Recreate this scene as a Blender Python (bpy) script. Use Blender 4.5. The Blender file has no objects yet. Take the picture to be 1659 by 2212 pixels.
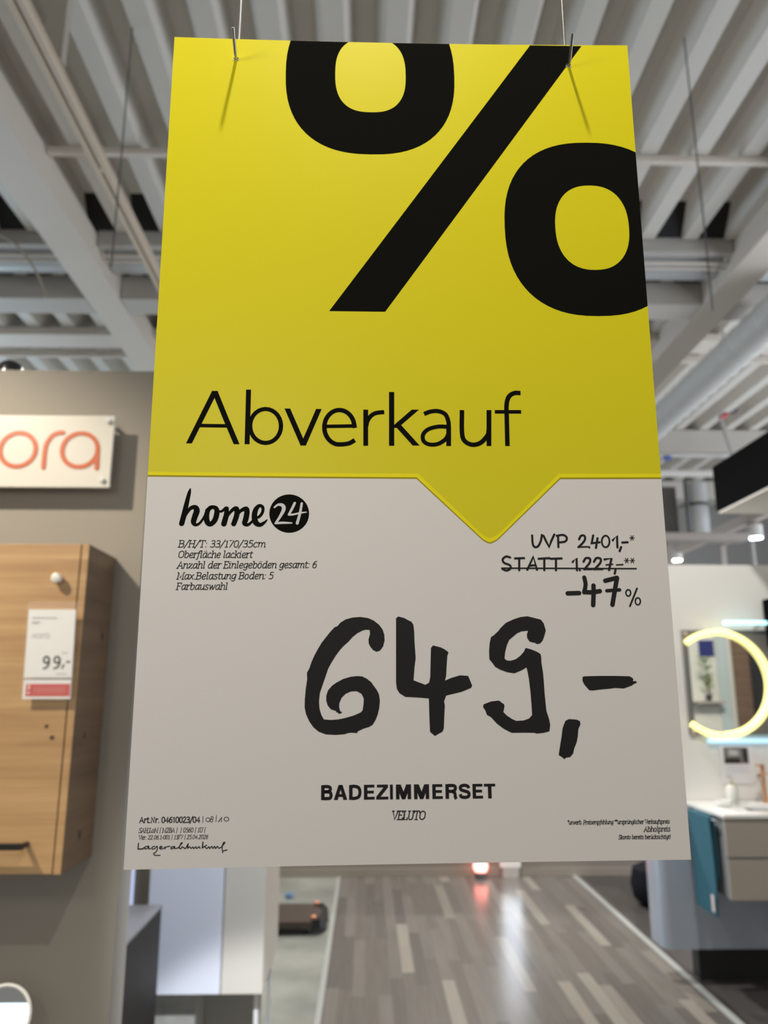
import bpy, bmesh, math, random
from mathutils import Vector, Matrix
random.seed(7)
SC = bpy.context.scene
COL = SC.collection

# ---------------------------------------------------------------- camera
FPX = 1660.0
cd = bpy.data.cameras.new('camera')
cam = bpy.data.objects.new('camera', cd)
COL.objects.link(cam)
pitch, yaw = math.radians(13.025), math.radians(1.261)
cam.location = (0, 0, 1.6)
cam.rotation_euler = (math.pi / 2 + pitch, 0, -yaw)
cd.sensor_fit = 'HORIZONTAL'
cd.sensor_width = 36.0
cd.lens = FPX / 1659 * 36
cd.clip_start, cd.clip_end = 0.02, 100
cd.dof.use_dof = True
cd.dof.focus_distance = 0.452
cd.dof.aperture_fstop = 12.0
SC.camera = cam

# ---------------------------------------------------------------- light
SC.view_settings.view_transform = 'Standard'
SC.view_settings.look = 'None'
SC.view_settings.gamma = 1.0
SC.view_settings.exposure = 0.0
SC.view_settings.use_curve_mapping = False
W = bpy.data.worlds.new('world'); SC.world = W
W.use_nodes = True
bg = W.node_tree.nodes['Background']
bg.inputs[0].default_value = (1.0, 0.97, 0.93, 1)
bg.inputs[1].default_value = 0.20

def lamp(name, kind, loc, target, watts, color, **kw):
    l = bpy.data.lights.new(name, kind)
    l.energy = watts; l.color = color
    for k, v in kw.items(): setattr(l, k, v)
    o = bpy.data.objects.new(name, l); COL.objects.link(o)
    o.location = loc
    d = Vector(target) - Vector(loc)
    o.rotation_euler = d.to_track_quat('-Z', 'Y').to_euler()
    return o

R_ = math.radians
# daylight from the far left; added fill lights from right and front
lamp('daylight_left', 'AREA', (-8.0, 9.0, 1.7), (-3.0, 7.6, 4.9), 360, (0.66, 0.83, 1.0), shape='RECTANGLE', size=8, size_y=3.0)
lamp('fill_right', 'AREA', (7.5, 4.0, 1.6), (-2.0, 4.6, 4.9), 640, (0.82, 0.90, 1.0), shape='RECTANGLE', size=12, size_y=3.0)
lamp('fill_front', 'AREA', (1.0, -7.5, 2.2), (0.5, 3.0, 3.2), 80, (1.0, 0.95, 0.88), shape='RECTANGLE', size=14, size_y=3.6)
# track spots and added fill spots
lamp('spot_over_sign', 'SPOT', (0.0, 0.22, 2.70), (0.0, 0.50, 1.75), 50, (1.0, 0.95, 0.86), spot_size=R_(80), spot_blend=0.5, shadow_soft_size=0.016)
lamp('spot_glare', 'SPOT', (-0.42, -2.46, 2.448), (0.0, 0.45, 1.72), 21, (1.0, 0.93, 0.82), spot_size=R_(26), spot_blend=0.8, shadow_soft_size=0.10)
lamp('fill_left_front', 'SPOT', (-0.80, -0.12, 2.15), (-0.30, 0.9, 1.60), 12.5, (1.0, 0.94, 0.86), spot_size=R_(110), spot_blend=0.8, shadow_soft_size=0.12)  # added spot brightening the sign's left side and the left wall
lamp('spot_left_wall', 'SPOT', (-1.62, 0.72, 3.05), (-0.98, 1.85, 1.58), 165, (1.0, 0.90, 0.74), spot_size=R_(58), spot_blend=0.7, shadow_soft_size=0.03)
lamp('spot_vanity', 'SPOT', (1.6, 2.4, 3.6), (2.5, 4.8, 1.5), 150, (1.0, 0.96, 0.90), spot_size=R_(62), spot_blend=0.8, shadow_soft_size=0.05)
lamp('fill_booth', 'SPOT', (3.05, 3.3, 2.55), (3.7, 1.2, 1.6), 120, (1.0, 0.95, 0.86), spot_size=R_(75), spot_blend=0.7, shadow_soft_size=0.05)  # added spot brightening the wall that the mirror reflects
lamp('spot_aisle', 'SPOT', (1.9, 11.0, 2.5), (1.0, 4.8, 0.0), 900, (1.0, 0.86, 0.78), spot_size=R_(40), spot_blend=0.9, shadow_soft_size=0.16)
lamp('spot_left_display', 'SPOT', (0.3, 0.9, 3.2), (-0.55, 3.1, -0.49), 560, (0.97, 0.97, 1.0), spot_size=R_(22), spot_blend=0.25, shadow_soft_size=0.05)
lamp('spot_left_display', 'SPOT', (0.25, 1.1, 2.9), (-0.62, 3.1, 1.1), 170, (0.80, 0.88, 1.0), spot_size=R_(30), spot_blend=0.6, shadow_soft_size=0.05)  # added cool fill for the upper white cabinet door
# added fill spots hidden behind the sign to brighten floor and ceiling
for x, y, z, p in ((0.2, 4.6, 4.2, 440), (0.5, 6.9, 4.1, 440), (1.0, 9.8, 4.2, 400)):
    lamp('hall_fill', 'SPOT', (x, y, z), (x, y + 0.3, 0), p, (1.0, 0.94, 0.86), spot_size=R_(150), spot_blend=0.6, shadow_soft_size=0.12)

# ---------------------------------------------------------------- materials
MATS = {}
def mat(name, col, rough=0.5, metal=0.0, emit=None, es=1.0, trans=0.0, alpha=1.0, spec=0.5, coat=0.0, bump=None, mottle=None):
    if name in MATS: return MATS[name]
    m = bpy.data.materials.new(name); m.use_nodes = True
    nt = m.node_tree; b = nt.nodes['Principled BSDF']
    b.inputs['Base Color'].default_value = (*col, 1)
    b.inputs['Roughness'].default_value = rough
    b.inputs['Metallic'].default_value = metal
    b.inputs['Specular IOR Level'].default_value = spec
    b.inputs['Coat Weight'].default_value = coat
    if trans: b.inputs['Transmission Weight'].default_value = trans
    if alpha < 1: b.inputs['Alpha'].default_value = alpha
    if emit:
        b.inputs['Emission Color'].default_value = (*emit, 1)
        b.inputs['Emission Strength'].default_value = es
    tc = None
    if bump or mottle:
        tc = nt.nodes.new('ShaderNodeTexCoord')
    if mottle:
        sc_, amt = mottle
        n = nt.nodes.new('ShaderNodeTexNoise'); n.inputs['Scale'].default_value = sc_; n.inputs['Detail'].default_value = 4
        nt.links.new(tc.outputs['Object'], n.inputs['Vector'])
        mr = nt.nodes.new('ShaderNodeMapRange'); mr.inputs['To Min'].default_value = 1 - amt; mr.inputs['To Max'].default_value = 1 + amt
        nt.links.new(n.outputs['Fac'], mr.inputs['Value'])
        mx = nt.nodes.new('ShaderNodeMix'); mx.data_type = 'RGBA'; mx.blend_type = 'MULTIPLY'; mx.inputs['Factor'].default_value = 1
        mx.inputs['A'].default_value = (*col, 1)
        nt.links.new(mr.outputs['Result'], mx.inputs['B'])
        nt.links.new(mx.outputs['Result'], b.inputs['Base Color'])
    if bump:
        sc_, st, dist = bump
        n = nt.nodes.new('ShaderNodeTexNoise'); n.inputs['Scale'].default_value = sc_; n.inputs['Detail'].default_value = 2
        nt.links.new(tc.outputs['Object'], n.inputs['Vector'])
        bp = nt.nodes.new('ShaderNodeBump'); bp.inputs['Strength'].default_value = st; bp.inputs['Distance'].default_value = dist
        nt.links.new(n.outputs['Fac'], bp.inputs['Height'])
        nt.links.new(bp.outputs['Normal'], b.inputs['Normal'])
    MATS[name] = m
    return m

def planks(name, tones, w, l, rough, coords_swap=True, streak=0.25, gap=None):
    """board floor running along Y: brick pattern with a random tone for every board and grain streaks"""
    m = bpy.data.materials.new(name); m.use_nodes = True
    nt = m.node_tree; b = nt.nodes['Principled BSDF']; N = nt.nodes.new; Lk = nt.links.new
    tc = N('ShaderNodeTexCoord')
    sx = N('ShaderNodeSeparateXYZ'); Lk(tc.outputs['Object'], sx.inputs[0])
    dv = N('ShaderNodeMath'); dv.operation = 'DIVIDE'; dv.inputs[1].default_value = w; Lk(sx.outputs['X'], dv.inputs[0])
    fl = N('ShaderNodeMath'); fl.operation = 'FLOOR'; Lk(dv.outputs[0], fl.inputs[0])
    wn = N('ShaderNodeTexWhiteNoise'); wn.noise_dimensions = '1D'; Lk(fl.outputs[0], wn.inputs['W'])
    dy = N('ShaderNodeMath'); dy.operation = 'DIVIDE'; dy.inputs[1].default_value = l; Lk(sx.outputs['Y'], dy.inputs[0])
    ad = N('ShaderNodeMath'); ad.operation = 'ADD'; Lk(dy.outputs[0], ad.inputs[0]); Lk(wn.outputs['Value'], ad.inputs[1])
    fy = N('ShaderNodeMath'); fy.operation = 'FLOOR'; Lk(ad.outputs[0], fy.inputs[0])
    cb = N('ShaderNodeCombineXYZ'); Lk(fl.outputs[0], cb.inputs[0]); Lk(fy.outputs[0], cb.inputs[1])
    w2 = N('ShaderNodeTexWhiteNoise'); w2.noise_dimensions = '2D'; Lk(cb.outputs[0], w2.inputs['Vector'])
    cr = N('ShaderNodeValToRGB'); cr.color_ramp.interpolation = 'CONSTANT'
    while len(cr.color_ramp.elements) < len(tones): cr.color_ramp.elements.new(0.5)
    for i, (p, c) in enumerate(tones):
        cr.color_ramp.elements[i].position = p; cr.color_ramp.elements[i].color = (*c, 1)
    Lk(w2.outputs['Value'], cr.inputs[0])
    mp = N('ShaderNodeMapping'); mp.inputs['Scale'].default_value = (60, 2.2, 1); Lk(tc.outputs['Object'], mp.inputs[0])
    nz = N('ShaderNodeTexNoise'); nz.inputs['Scale'].default_value = 1; nz.inputs['Detail'].default_value = 4; Lk(mp.outputs[0], nz.inputs['Vector'])
    mr = N('ShaderNodeMapRange'); mr.inputs['To Min'].default_value = 1 - streak; mr.inputs['To Max'].default_value = 1 + streak; Lk(nz.outputs['Fac'], mr.inputs['Value'])
    mx = N('ShaderNodeMix'); mx.data_type = 'RGBA'; mx.blend_type = 'MULTIPLY'; mx.inputs['Factor'].default_value = 1
    Lk(cr.outputs[0], mx.inputs['A']); Lk(mr.outputs['Result'], mx.inputs['B'])
    Lk(mx.outputs['Result'], b.inputs['Base Color'])
    b.inputs['Roughness'].default_value = rough
    MATS[name] = m
    return m

def wood(name, light, dark, axis='X', rough=0.45, knots=True):
    m = bpy.data.materials.new(name); m.use_nodes = True
    nt = m.node_tree; b = nt.nodes['Principled BSDF']; N = nt.nodes.new; Lk = nt.links.new
    tc = N('ShaderNodeTexCoord')
    mp = N('ShaderNodeMapping'); Lk(tc.outputs['Object'], mp.inputs[0])
    mp.inputs['Scale'].default_value = (1.6, 1.6, 26)
    n1 = N('ShaderNodeTexNoise'); n1.inputs['Scale'].default_value = 1.0; n1.inputs['Detail'].default_value = 6; n1.inputs['Distortion'].default_value = 0.6
    Lk(mp.outputs[0], n1.inputs['Vector'])
    mp2 = N('ShaderNodeMapping'); mp2.inputs['Scale'].default_value = (4, 4, 140); Lk(tc.outputs['Object'], mp2.inputs[0])
    n2 = N('ShaderNodeTexNoise'); n2.inputs['Scale'].default_value = 1.0; n2.inputs['Detail'].default_value = 3; Lk(mp2.outputs[0], n2.inputs['Vector'])
    a = N('ShaderNodeMath'); a.operation = 'MULTIPLY_ADD'; a.inputs[1].default_value = 0.35; Lk(n2.outputs['Fac'], a.inputs[0]); Lk(n1.outputs['Fac'], a.inputs[2])
    cr = N('ShaderNodeValToRGB')
    cr.color_ramp.elements[0].position = 0.45; cr.color_ramp.elements[0].color = (*dark, 1)
    cr.color_ramp.elements[1].position = 0.85; cr.color_ramp.elements[1].color = (*light, 1)
    Lk(a.outputs[0], cr.inputs[0])
    out = cr.outputs[0]
    Lk(out, b.inputs['Base Color'])
    b.inputs['Roughness'].default_value = rough
    MATS[name] = m
    return m

# ---------------------------------------------------------------- mesh building
class MB:
    def __init__(s): s.bm = bmesh.new()
    def face(s, pts):
        try: return s.bm.faces.new([s.bm.verts.new(p) for p in pts])
        except ValueError: return None
    def box(s, x0, x1, y0, y1, z0, z1, bev=0.0, seg=2):
        t = bmesh.new()
        v = [t.verts.new(p) for p in ((x0,y0,z0),(x1,y0,z0),(x1,y1,z0),(x0,y1,z0),(x0,y0,z1),(x1,y0,z1),(x1,y1,z1),(x0,y1,z1))]
        for f in ((0,3,2,1),(4,5,6,7),(0,1,5,4),(1,2,6,5),(2,3,7,6),(3,0,4,7)): t.faces.new([v[i] for i in f])
        if bev: bmesh.ops.bevel(t, geom=list(t.edges), offset=bev, segments=seg, affect='EDGES', profile=0.5)
        s.merge(t); return s
    def merge(s, t):
        me = bpy.data.meshes.new('tmp'); t.to_mesh(me); t.free(); s.bm.from_mesh(me); bpy.data.meshes.remove(me)
    def tube(s, pts, r, n=12, cap=True, closed=False):
        pts = [Vector(p) for p in pts]; rings = []
        N = len(pts); up = None
        for i, p in enumerate(pts):
            if closed: d = pts[(i+1) % N] - pts[i-1]
            else: d = (pts[min(i+1, N-1)] - pts[max(i-1, 0)])
            d.normalize()
            if up is None:
                up = Vector((0,0,1)) if abs(d.z) < 0.9 else Vector((0,1,0))
            a = d.cross(up)
            if a.length < 1e-4: a = d.cross(Vector((1,0,0)))
            a.normalize(); up = a.cross(d).normalized()
            rr = r[i] if isinstance(r, (list, tuple)) else r
            rings.append([s.bm.verts.new(p + (a*math.cos(2*math.pi*k/n) + up*math.sin(2*math.pi*k/n))*rr) for k in range(n)])
        for i in range(N if closed else N-1):
            A, B = rings[i], rings[(i+1) % N]
            for k in range(n): s.bm.faces.new((A[k], A[(k+1)%n], B[(k+1)%n], B[k]))
        if cap and not closed:
            s.bm.faces.new(rings[0][::-1]); s.bm.faces.new(rings[-1])
        return s
    def lathe(s, prof, loc=(0,0,0), axis='Z', n=24):
        rings = []
        for r, h in prof:
            ring = []
            for k in range(n):
                c, q = math.cos(2*math.pi*k/n)*r, math.sin(2*math.pi*k/n)*r
                p = {'Z': (c, q, h), 'Y': (c, h, q), 'X': (h, c, q)}[axis]
                ring.append(s.bm.verts.new(Vector(p) + Vector(loc)))
            rings.append(ring)
        for A, B in zip(rings, rings[1:]):
            for k in range(n): s.bm.faces.new((A[k], A[(k+1)%n], B[(k+1)%n], B[k]))
        s.bm.faces.new(rings[0][::-1]); s.bm.faces.new(rings[-1])
        return s
    def prism(s, poly, f0, f1):
        """poly: 2-D outline; f0, f1 map (a, b) to the two end faces"""
        A = [s.bm.verts.new(f0(*p)) for p in poly]; B = [s.bm.verts.new(f1(*p)) for p in poly]
        s.bm.faces.new(A); s.bm.faces.new(B[::-1])
        for k in range(len(poly)):
            j = (k+1) % len(poly); s.bm.faces.new((A[k], B[k], B[j], A[j]))
        return s
    def done(s, name, m, parent=None, smooth=False, label=None, fix=True, **props):
        if fix: bmesh.ops.recalc_face_normals(s.bm, faces=s.bm.faces)
        me = bpy.data.meshes.new(name); s.bm.to_mesh(me); s.bm.free()
        me.materials.append(m)
        if smooth:
            for p in me.polygons: p.use_smooth = True
            try: me.set_sharp_from_angle(angle=math.radians(40))
            except Exception: pass
        o = bpy.data.objects.new(name, me); COL.objects.link(o)
        if parent: o.parent = parent
        if label: o['label'] = label
        for k, v in props.items(): o[k] = v
        return o

def tag(o, label, cat, group=None, kind=None):
    o['label'] = label; o['category'] = cat
    if group: o['group'] = group
    if kind: o['kind'] = kind
    return o

def thing(name, loc, label, cat, group=None):
    o = bpy.data.objects.new(name, None); COL.objects.link(o)
    o.location = loc; o.empty_display_size = 0.05
    return tag(o, label, cat, group)

class PB(MB):
    """mesh of a part whose coordinates are given in the world, stored relative to its thing's base"""
    def done(s, name, m, parent=None, **k):
        if parent: bmesh.ops.translate(s.bm, verts=s.bm.verts, vec=-Vector(parent.location))
        return MB.done(s, name, m, parent, **k)

class SUB(MB):
    def done(s, name, m, parent=None, **k):
        bmesh.ops.translate(s.bm, verts=s.bm.verts, vec=-Vector(parent.parent.location))
        return MB.done(s, name, m, parent, **k)

def struct(name, mb, m, **k):
    o = mb.done(name, m, **k); o['kind'] = 'structure'; return o

def catmull(pts, sub=6):
    if len(pts) < 3: return [tuple(p) for p in pts]
    out = []
    n = len(pts); D = len(pts[0])
    for i in range(n-1):
        p0 = pts[i-1] if i else [2*a-b for a, b in zip(pts[0], pts[1])]
        p3 = pts[i+2] if i+2 < n else [2*a-b for a, b in zip(pts[-1], pts[-2])]
        p1, p2 = pts[i], pts[i+1]
        for k in range(sub):
            t = k/sub
            out.append(tuple(0.5*((2*p1[d]) + (p2[d]-p0[d])*t + (2*p0[d]-5*p1[d]+4*p2[d]-p3[d])*t*t + (3*p1[d]-p0[d]-3*p2[d]+p3[d])*t**3) for d in range(D)))
    out.append(tuple(pts[-1]))
    return out

def ribbon(mb, pts, P, cap='r', disc=10):
    """flat stroke through pts = (a, b, width) laid on the surface P(a, b)"""
    q = [pts[0]]
    for p in pts[1:]:
        if math.dist(p[:2], q[-1][:2]) > 1e-5: q.append(p)
    L, Rr = [], []
    for i in range(len(q)):
        a, b = q[max(i-1, 0)], q[min(i+1, len(q)-1)]
        dx, dy = b[0]-a[0], b[1]-a[1]
        d = math.hypot(dx, dy) or 1
        nx, ny = -dy/d, dx/d
        if 0 < i < len(q)-1:                      # mitre
            ex, ey = q[i+1][0]-q[i][0], q[i+1][1]-q[i][1]; e = math.hypot(ex, ey)
            c = abs((nx*-ey + ny*ex)/e); f = 1/max(c, 0.6)
        else: f = 1
        h = q[i][2]/2*f
        if cap == 'h' and i in (0, len(q)-1):     # end cut level
            h = q[i][2]/2/max(abs(nx), 0.3); L.append((q[i][0]+math.copysign(h, nx), q[i][1])); Rr.append((q[i][0]-math.copysign(h, nx), q[i][1])); continue
        L.append((q[i][0]+nx*h, q[i][1]+ny*h)); Rr.append((q[i][0]-nx*h, q[i][1]-ny*h))
    for i in range(len(q)-1):
        mb.face([P(*Rr[i]), P(*Rr[i+1]), P(*L[i+1]), P(*L[i])])
    if cap == 'r':                                # rounded ends
        for e, o in ((q[0], q[1] if len(q) > 1 else q[0]), (q[-1], q[-2] if len(q) > 1 else q[-1])):
            t0 = math.atan2(e[1]-o[1], e[0]-o[0]) - math.pi/2
            mb.face([P(e[0]+e[2]/2*math.cos(t0+math.pi*k/disc), e[1]+e[2]/2*math.sin(t0+math.pi*k/disc)) for k in range(disc+1)])

# ---------------------------------------------------------------- lettering: capital height 7, small letters 5
# strokes separated by ';'   s = curved,  _ = serif (left out in the plain style)
GL = {
'A': (5.4, '.3,0 2.7,7 5,0;1.2,2.4 4.2,2.4;_-.3,0 1.1,0;_4.2,0 5.6,0'),
'B': (5.2, '1,0 1,7;s1,7 2.8,7 4.2,6.3 4.1,4.5 3,3.7 1,3.7;s2.6,3.7 4.4,3 4.5,1 3,0 1,0;_.1,7 1,7;_.1,0 1,0'),
'E': (4.8, '1,0 1,7;1,7 4.2,7;1,3.7 3.4,3.7;1,0 4.4,0;_.1,7 1,7;_.1,0 1,0;_4.2,7 4.1,5.8;_4.4,0 4.5,1.3'),
'F': (4.6, '1,0 1,7;1,7 4.2,7;1,3.7 3.3,3.7;_.1,7 1,7;_.1,0 2,0;_4.2,7 4.1,5.8'),
'H': (5.8, '1,0 1,7;4.7,0 4.7,7;1,3.7 4.7,3.7;_.1,7 1.9,7;_.1,0 1.9,0;_3.8,7 5.6,7;_3.8,0 5.6,0'),
'L': (4.4, '1,7 1,0 4.1,0;_.1,7 1.9,7;_.1,0 1,0;_4.1,0 4.2,1.4'),
'M': (6.8, '1,0 1,7 3.3,1.6 5.7,7 5.7,0;_.2,7 1,7;_.1,0 1.9,0;_5.7,7 6.5,7;_4.8,0 6.6,0'),
'N': (5.6, '1,0 1,7 4.6,0 4.6,7'),
'O': (5.8, 's2.9,7 .8,5.8 .6,3.5 .9,1.2 2.9,0 4.9,1.2 5.2,3.5 4.9,5.8 2.9,7'),
'P': (4.9, '1,0 1,7;s1,7 3,7 4.4,6.2 4.3,4.1 3,3.2 1,3.2;_.1,7 1,7;_.1,0 2,0'),
'S': (4.8, 's4.2,6 3.6,6.8 2.3,7.1 .9,6.3 .9,4.7 2.3,3.7 3.9,2.9 4.2,1.2 2.8,-.05 1.2,.1 .5,1.1;_4.2,6 4.2,7;_.5,1.1 .4,0'),
'T': (5, '2.5,0 2.5,7;.3,7 4.7,7;_.3,7 .2,5.7;_4.7,7 4.8,5.7;_1.5,0 3.5,0'),
'U': (5.6, 's1,7 1,2.2 1.5,.5 2.8,-.05 4.2,.5 4.7,2.2 4.7,7;_.1,7 1.9,7;_3.9,7 5.5,7'),
'V': (5.2, '.3,7 2.6,0 4.9,7;_-.4,7 1.2,7;_4,7 5.6,7'),
'a': (4.7, 's4,4.6 2.6,5 1.2,4.3 .7,2.2 1.1,.3 2.2,.1 3.3,1.3 3.9,3.4;s4.1,5 3.8,2 4,.3 4.8,.3'),
'b': (4.7, '1,7 1,.3;s1,3.4 2,4.8 3.2,4.9 4.1,3.6 4,1.4 2.9,0 1.7,0 1,.4;_.1,7 1,7'),
'c': (4, 's3.6,4.2 2.9,5 1.7,4.7 .7,2.9 .9,.9 2,0 3.6,.6'),
'd': (4.9, '4,7.2 4,0;s4,4.4 2.8,5 1.5,4.6 .7,2.8 .9,.7 2,0 3.2,.8 4,2.4;_3.2,7.2 4,7.2;_4,.1 4.8,.2'),
'e': (4.2, 's.9,2.4 2.6,2.5 3.7,3.4 3.3,4.8 2,4.9 .9,3.6 .7,1.7 1.6,.1 2.9,.1 3.7,.7'),
'f': (3, 's3.4,6.7 2.7,7.2 1.9,6.7 1.6,5.2 1.4,1 1,-1.4 .1,-1.9;.4,4.9 2.8,4.9'),
'g': (4.6, 's4,4.6 2.6,5 1.2,4.3 .7,2.4 1.1,.8 2.2,.5 3.3,1.5 4,3.6;s4.1,5 3.9,1 3.6,-1 2.4,-2 .8,-1.5'),
'h': (4.9, '1,7.2 1,0;s1,3 2,4.6 3.2,4.9 4,4 4,0;_.1,7.2 1,7.2;_.2,0 1.7,0;_4,.1 4.8,.2'),
'i': (2.4, '1.1,5 1.1,0;1.15,6.7 1.15,6.9;_.2,5 1.1,5;_1.1,.1 2,.2'),
'k': (4.6, '1,7.2 1,0;1,2.4 3.8,5;1.9,3.1 3.9,0;_.1,7.2 1,7.2;_.2,0 1.7,0;_3.2,5 4.3,5;_3.9,0 4.6,0'),
'l': (2.4, '1.1,7.2 1.1,0;_.2,7.2 1.1,7.2;_1.1,.1 2,.2'),
'm': (7, '1,5 1,0;s1,3.2 2,4.8 3,4.7 3.6,3.6 3.6,0;s3.6,3.2 4.6,4.8 5.6,4.7 6.2,3.6 6.2,0;_.2,5 1,5;_6.2,.1 6.9,.2'),
'n': (4.9, '1,5 1,0;s1,3 2,4.6 3.2,4.9 4,4 4,0;_.2,5 1,5;_4,.1 4.8,.2'),
'o': (4.5, 's2.2,5 1,4.4 .6,2.5 1,.6 2.2,0 3.4,.6 3.8,2.5 3.4,4.4 2.2,5'),
'p': (4.8, '1,5 1,-2.2;s1,3.2 2,4.7 3.2,4.9 4.1,3.6 4,1.4 2.9,0 1.7,0 1,.5;_.2,5 1,5;_.2,-2.2 1.9,-2.2'),
'r': (3.5, '1,5 1,0;s1,2.8 1.8,4.4 2.7,4.9 3.5,4.7;_.2,5 1,5;_.2,0 1.8,0'),
's': (3.8, 's3.3,4.3 2.6,5 1.3,4.9 .8,3.8 1.7,2.8 3,2 3.2,.8 2.2,0 1.1,.1 .5,.8'),
't': (3, 's1.4,6.5 1.3,3 1.3,.9 1.9,.1 2.9,.4;.3,5 2.8,5'),
'u': (4.8, 's1,5 1,1.4 1.6,.1 2.6,.2 3.6,1.6 4,3;4,5 4,0;_.2,5 1,5;_4,.1 4.8,.2'),
'v': (4.3, 's.6,5 1.2,4.6 1.9,0;s1.9,0 3.4,2.4 3.8,5'),
'w': (6.3, 's.6,5 1.2,4 1.7,0;1.7,0 3.3,4.6;s3.3,4.6 3.7,2 4,0;s4,0 5.4,2.6 5.8,5'),
'x': (4.3, '.6,5 3.8,0;3.8,5 .4,0'),
'z': (4.1, '.7,5 3.6,5 .5,0 3.7,0;_.7,5 .6,4.2;_3.7,0 3.8,.9'),
'0': (4.6, 's2.3,7 .9,6 .6,3.5 .9,1 2.3,0 3.7,1 4,3.5 3.7,6 2.3,7'),
'1': (3.6, '.8,5.8 2.1,7 2.1,0;_1.1,0 3.1,0'),
'2': (4.5, 's.8,5.6 1.4,6.8 2.6,7 3.7,6 3.4,4.2 2,2.2 .5,0;.5,0 4,0'),
'3': (4.4, 's.9,6.4 2.2,7 3.6,6.2 3.4,4.4 2.2,3.7 1.5,3.7;s2.2,3.7 3.7,3 3.8,1 2.4,0 .6,.4'),
'4': (4.7, '3.2,0 3.2,7 .4,2 4.4,2'),
'5': (4.4, '3.8,7 1.3,7 1.1,4.1;s1.1,4.1 2.4,4.4 3.8,3.4 3.7,1 2.2,0 .6,.4'),
'6': (4.5, 's3.6,6.8 2.2,6.4 1,4.6 .7,2.2 1.1,.5 2.3,0 3.6,.7 3.9,2.3 3.3,3.9 2.1,4.1 .9,3'),
'7': (4.3, '.5,7 4,7 1.5,0'),
'8': (4.5, 's2.3,7 1.1,6.4 1.2,4.6 2.3,3.7 3.6,2.8 3.8,1 2.3,0 .8,1 1,2.8 2.3,3.7 3.4,4.6 3.5,6.4 2.3,7'),
'/': (3.4, '.1,-1.2 3.4,7.6'), ':': (2, '1,.2 1,.5;1.1,4.1 1.1,4.4'), '.': (1.9, '.9,.1 .95,.4'), ',': (1.9, '1.1,.4 .5,-1.3'),
'|': (2.4, '1.2,-1.2 1.2,7.6'), '-': (2.7, '.4,2.6 2.3,2.6'), '!': (2.2, '1.1,7 1.1,2;1.1,.1 1.1,.4'),
'*': (3, '1.5,7.2 1.5,4.6;.4,6.6 2.6,5.2;2.6,6.6 .4,5.2'), ' ': (2.4, ''),
}
for a, b in (('ä', 'a'), ('ö', 'o'), ('ü', 'u')):
    GL[a] = (GL[b][0], GL[b][1] + ';1.6,6.6 1.62,6.8;3.2,6.6 3.22,6.8')

def letters(mb, text, left, right, cap, wdt, P, style='i'):
    tot = sum(GL[c][0] for c in text)
    sx = (right[0]-left[0])/tot; sy = cap/7; x = 0.0
    sh = 0.17 if style == 'i' else 0.0
    for c in text:
        adv, st = GL[c]
        for k in st.split(';'):
            if not k: continue
            if k[0] == '_':
                if style != 'i': continue
                k = k[1:]
            sm = k[0] == 's'
            pts = [tuple(map(float, p.split(','))) for p in k.lstrip('s').split()]
            if sm: pts = catmull(pts, 4)
            out = []
            for gx, gy in pts:
                t = (x + gx)/tot
                out.append((left[0] + (x+gx)*sx + sh*gy*sy, left[1] + (right[1]-left[1])*t + gy*sy, wdt))
            ribbon(mb, out, P, 'r', 8)
        x += adv
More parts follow.
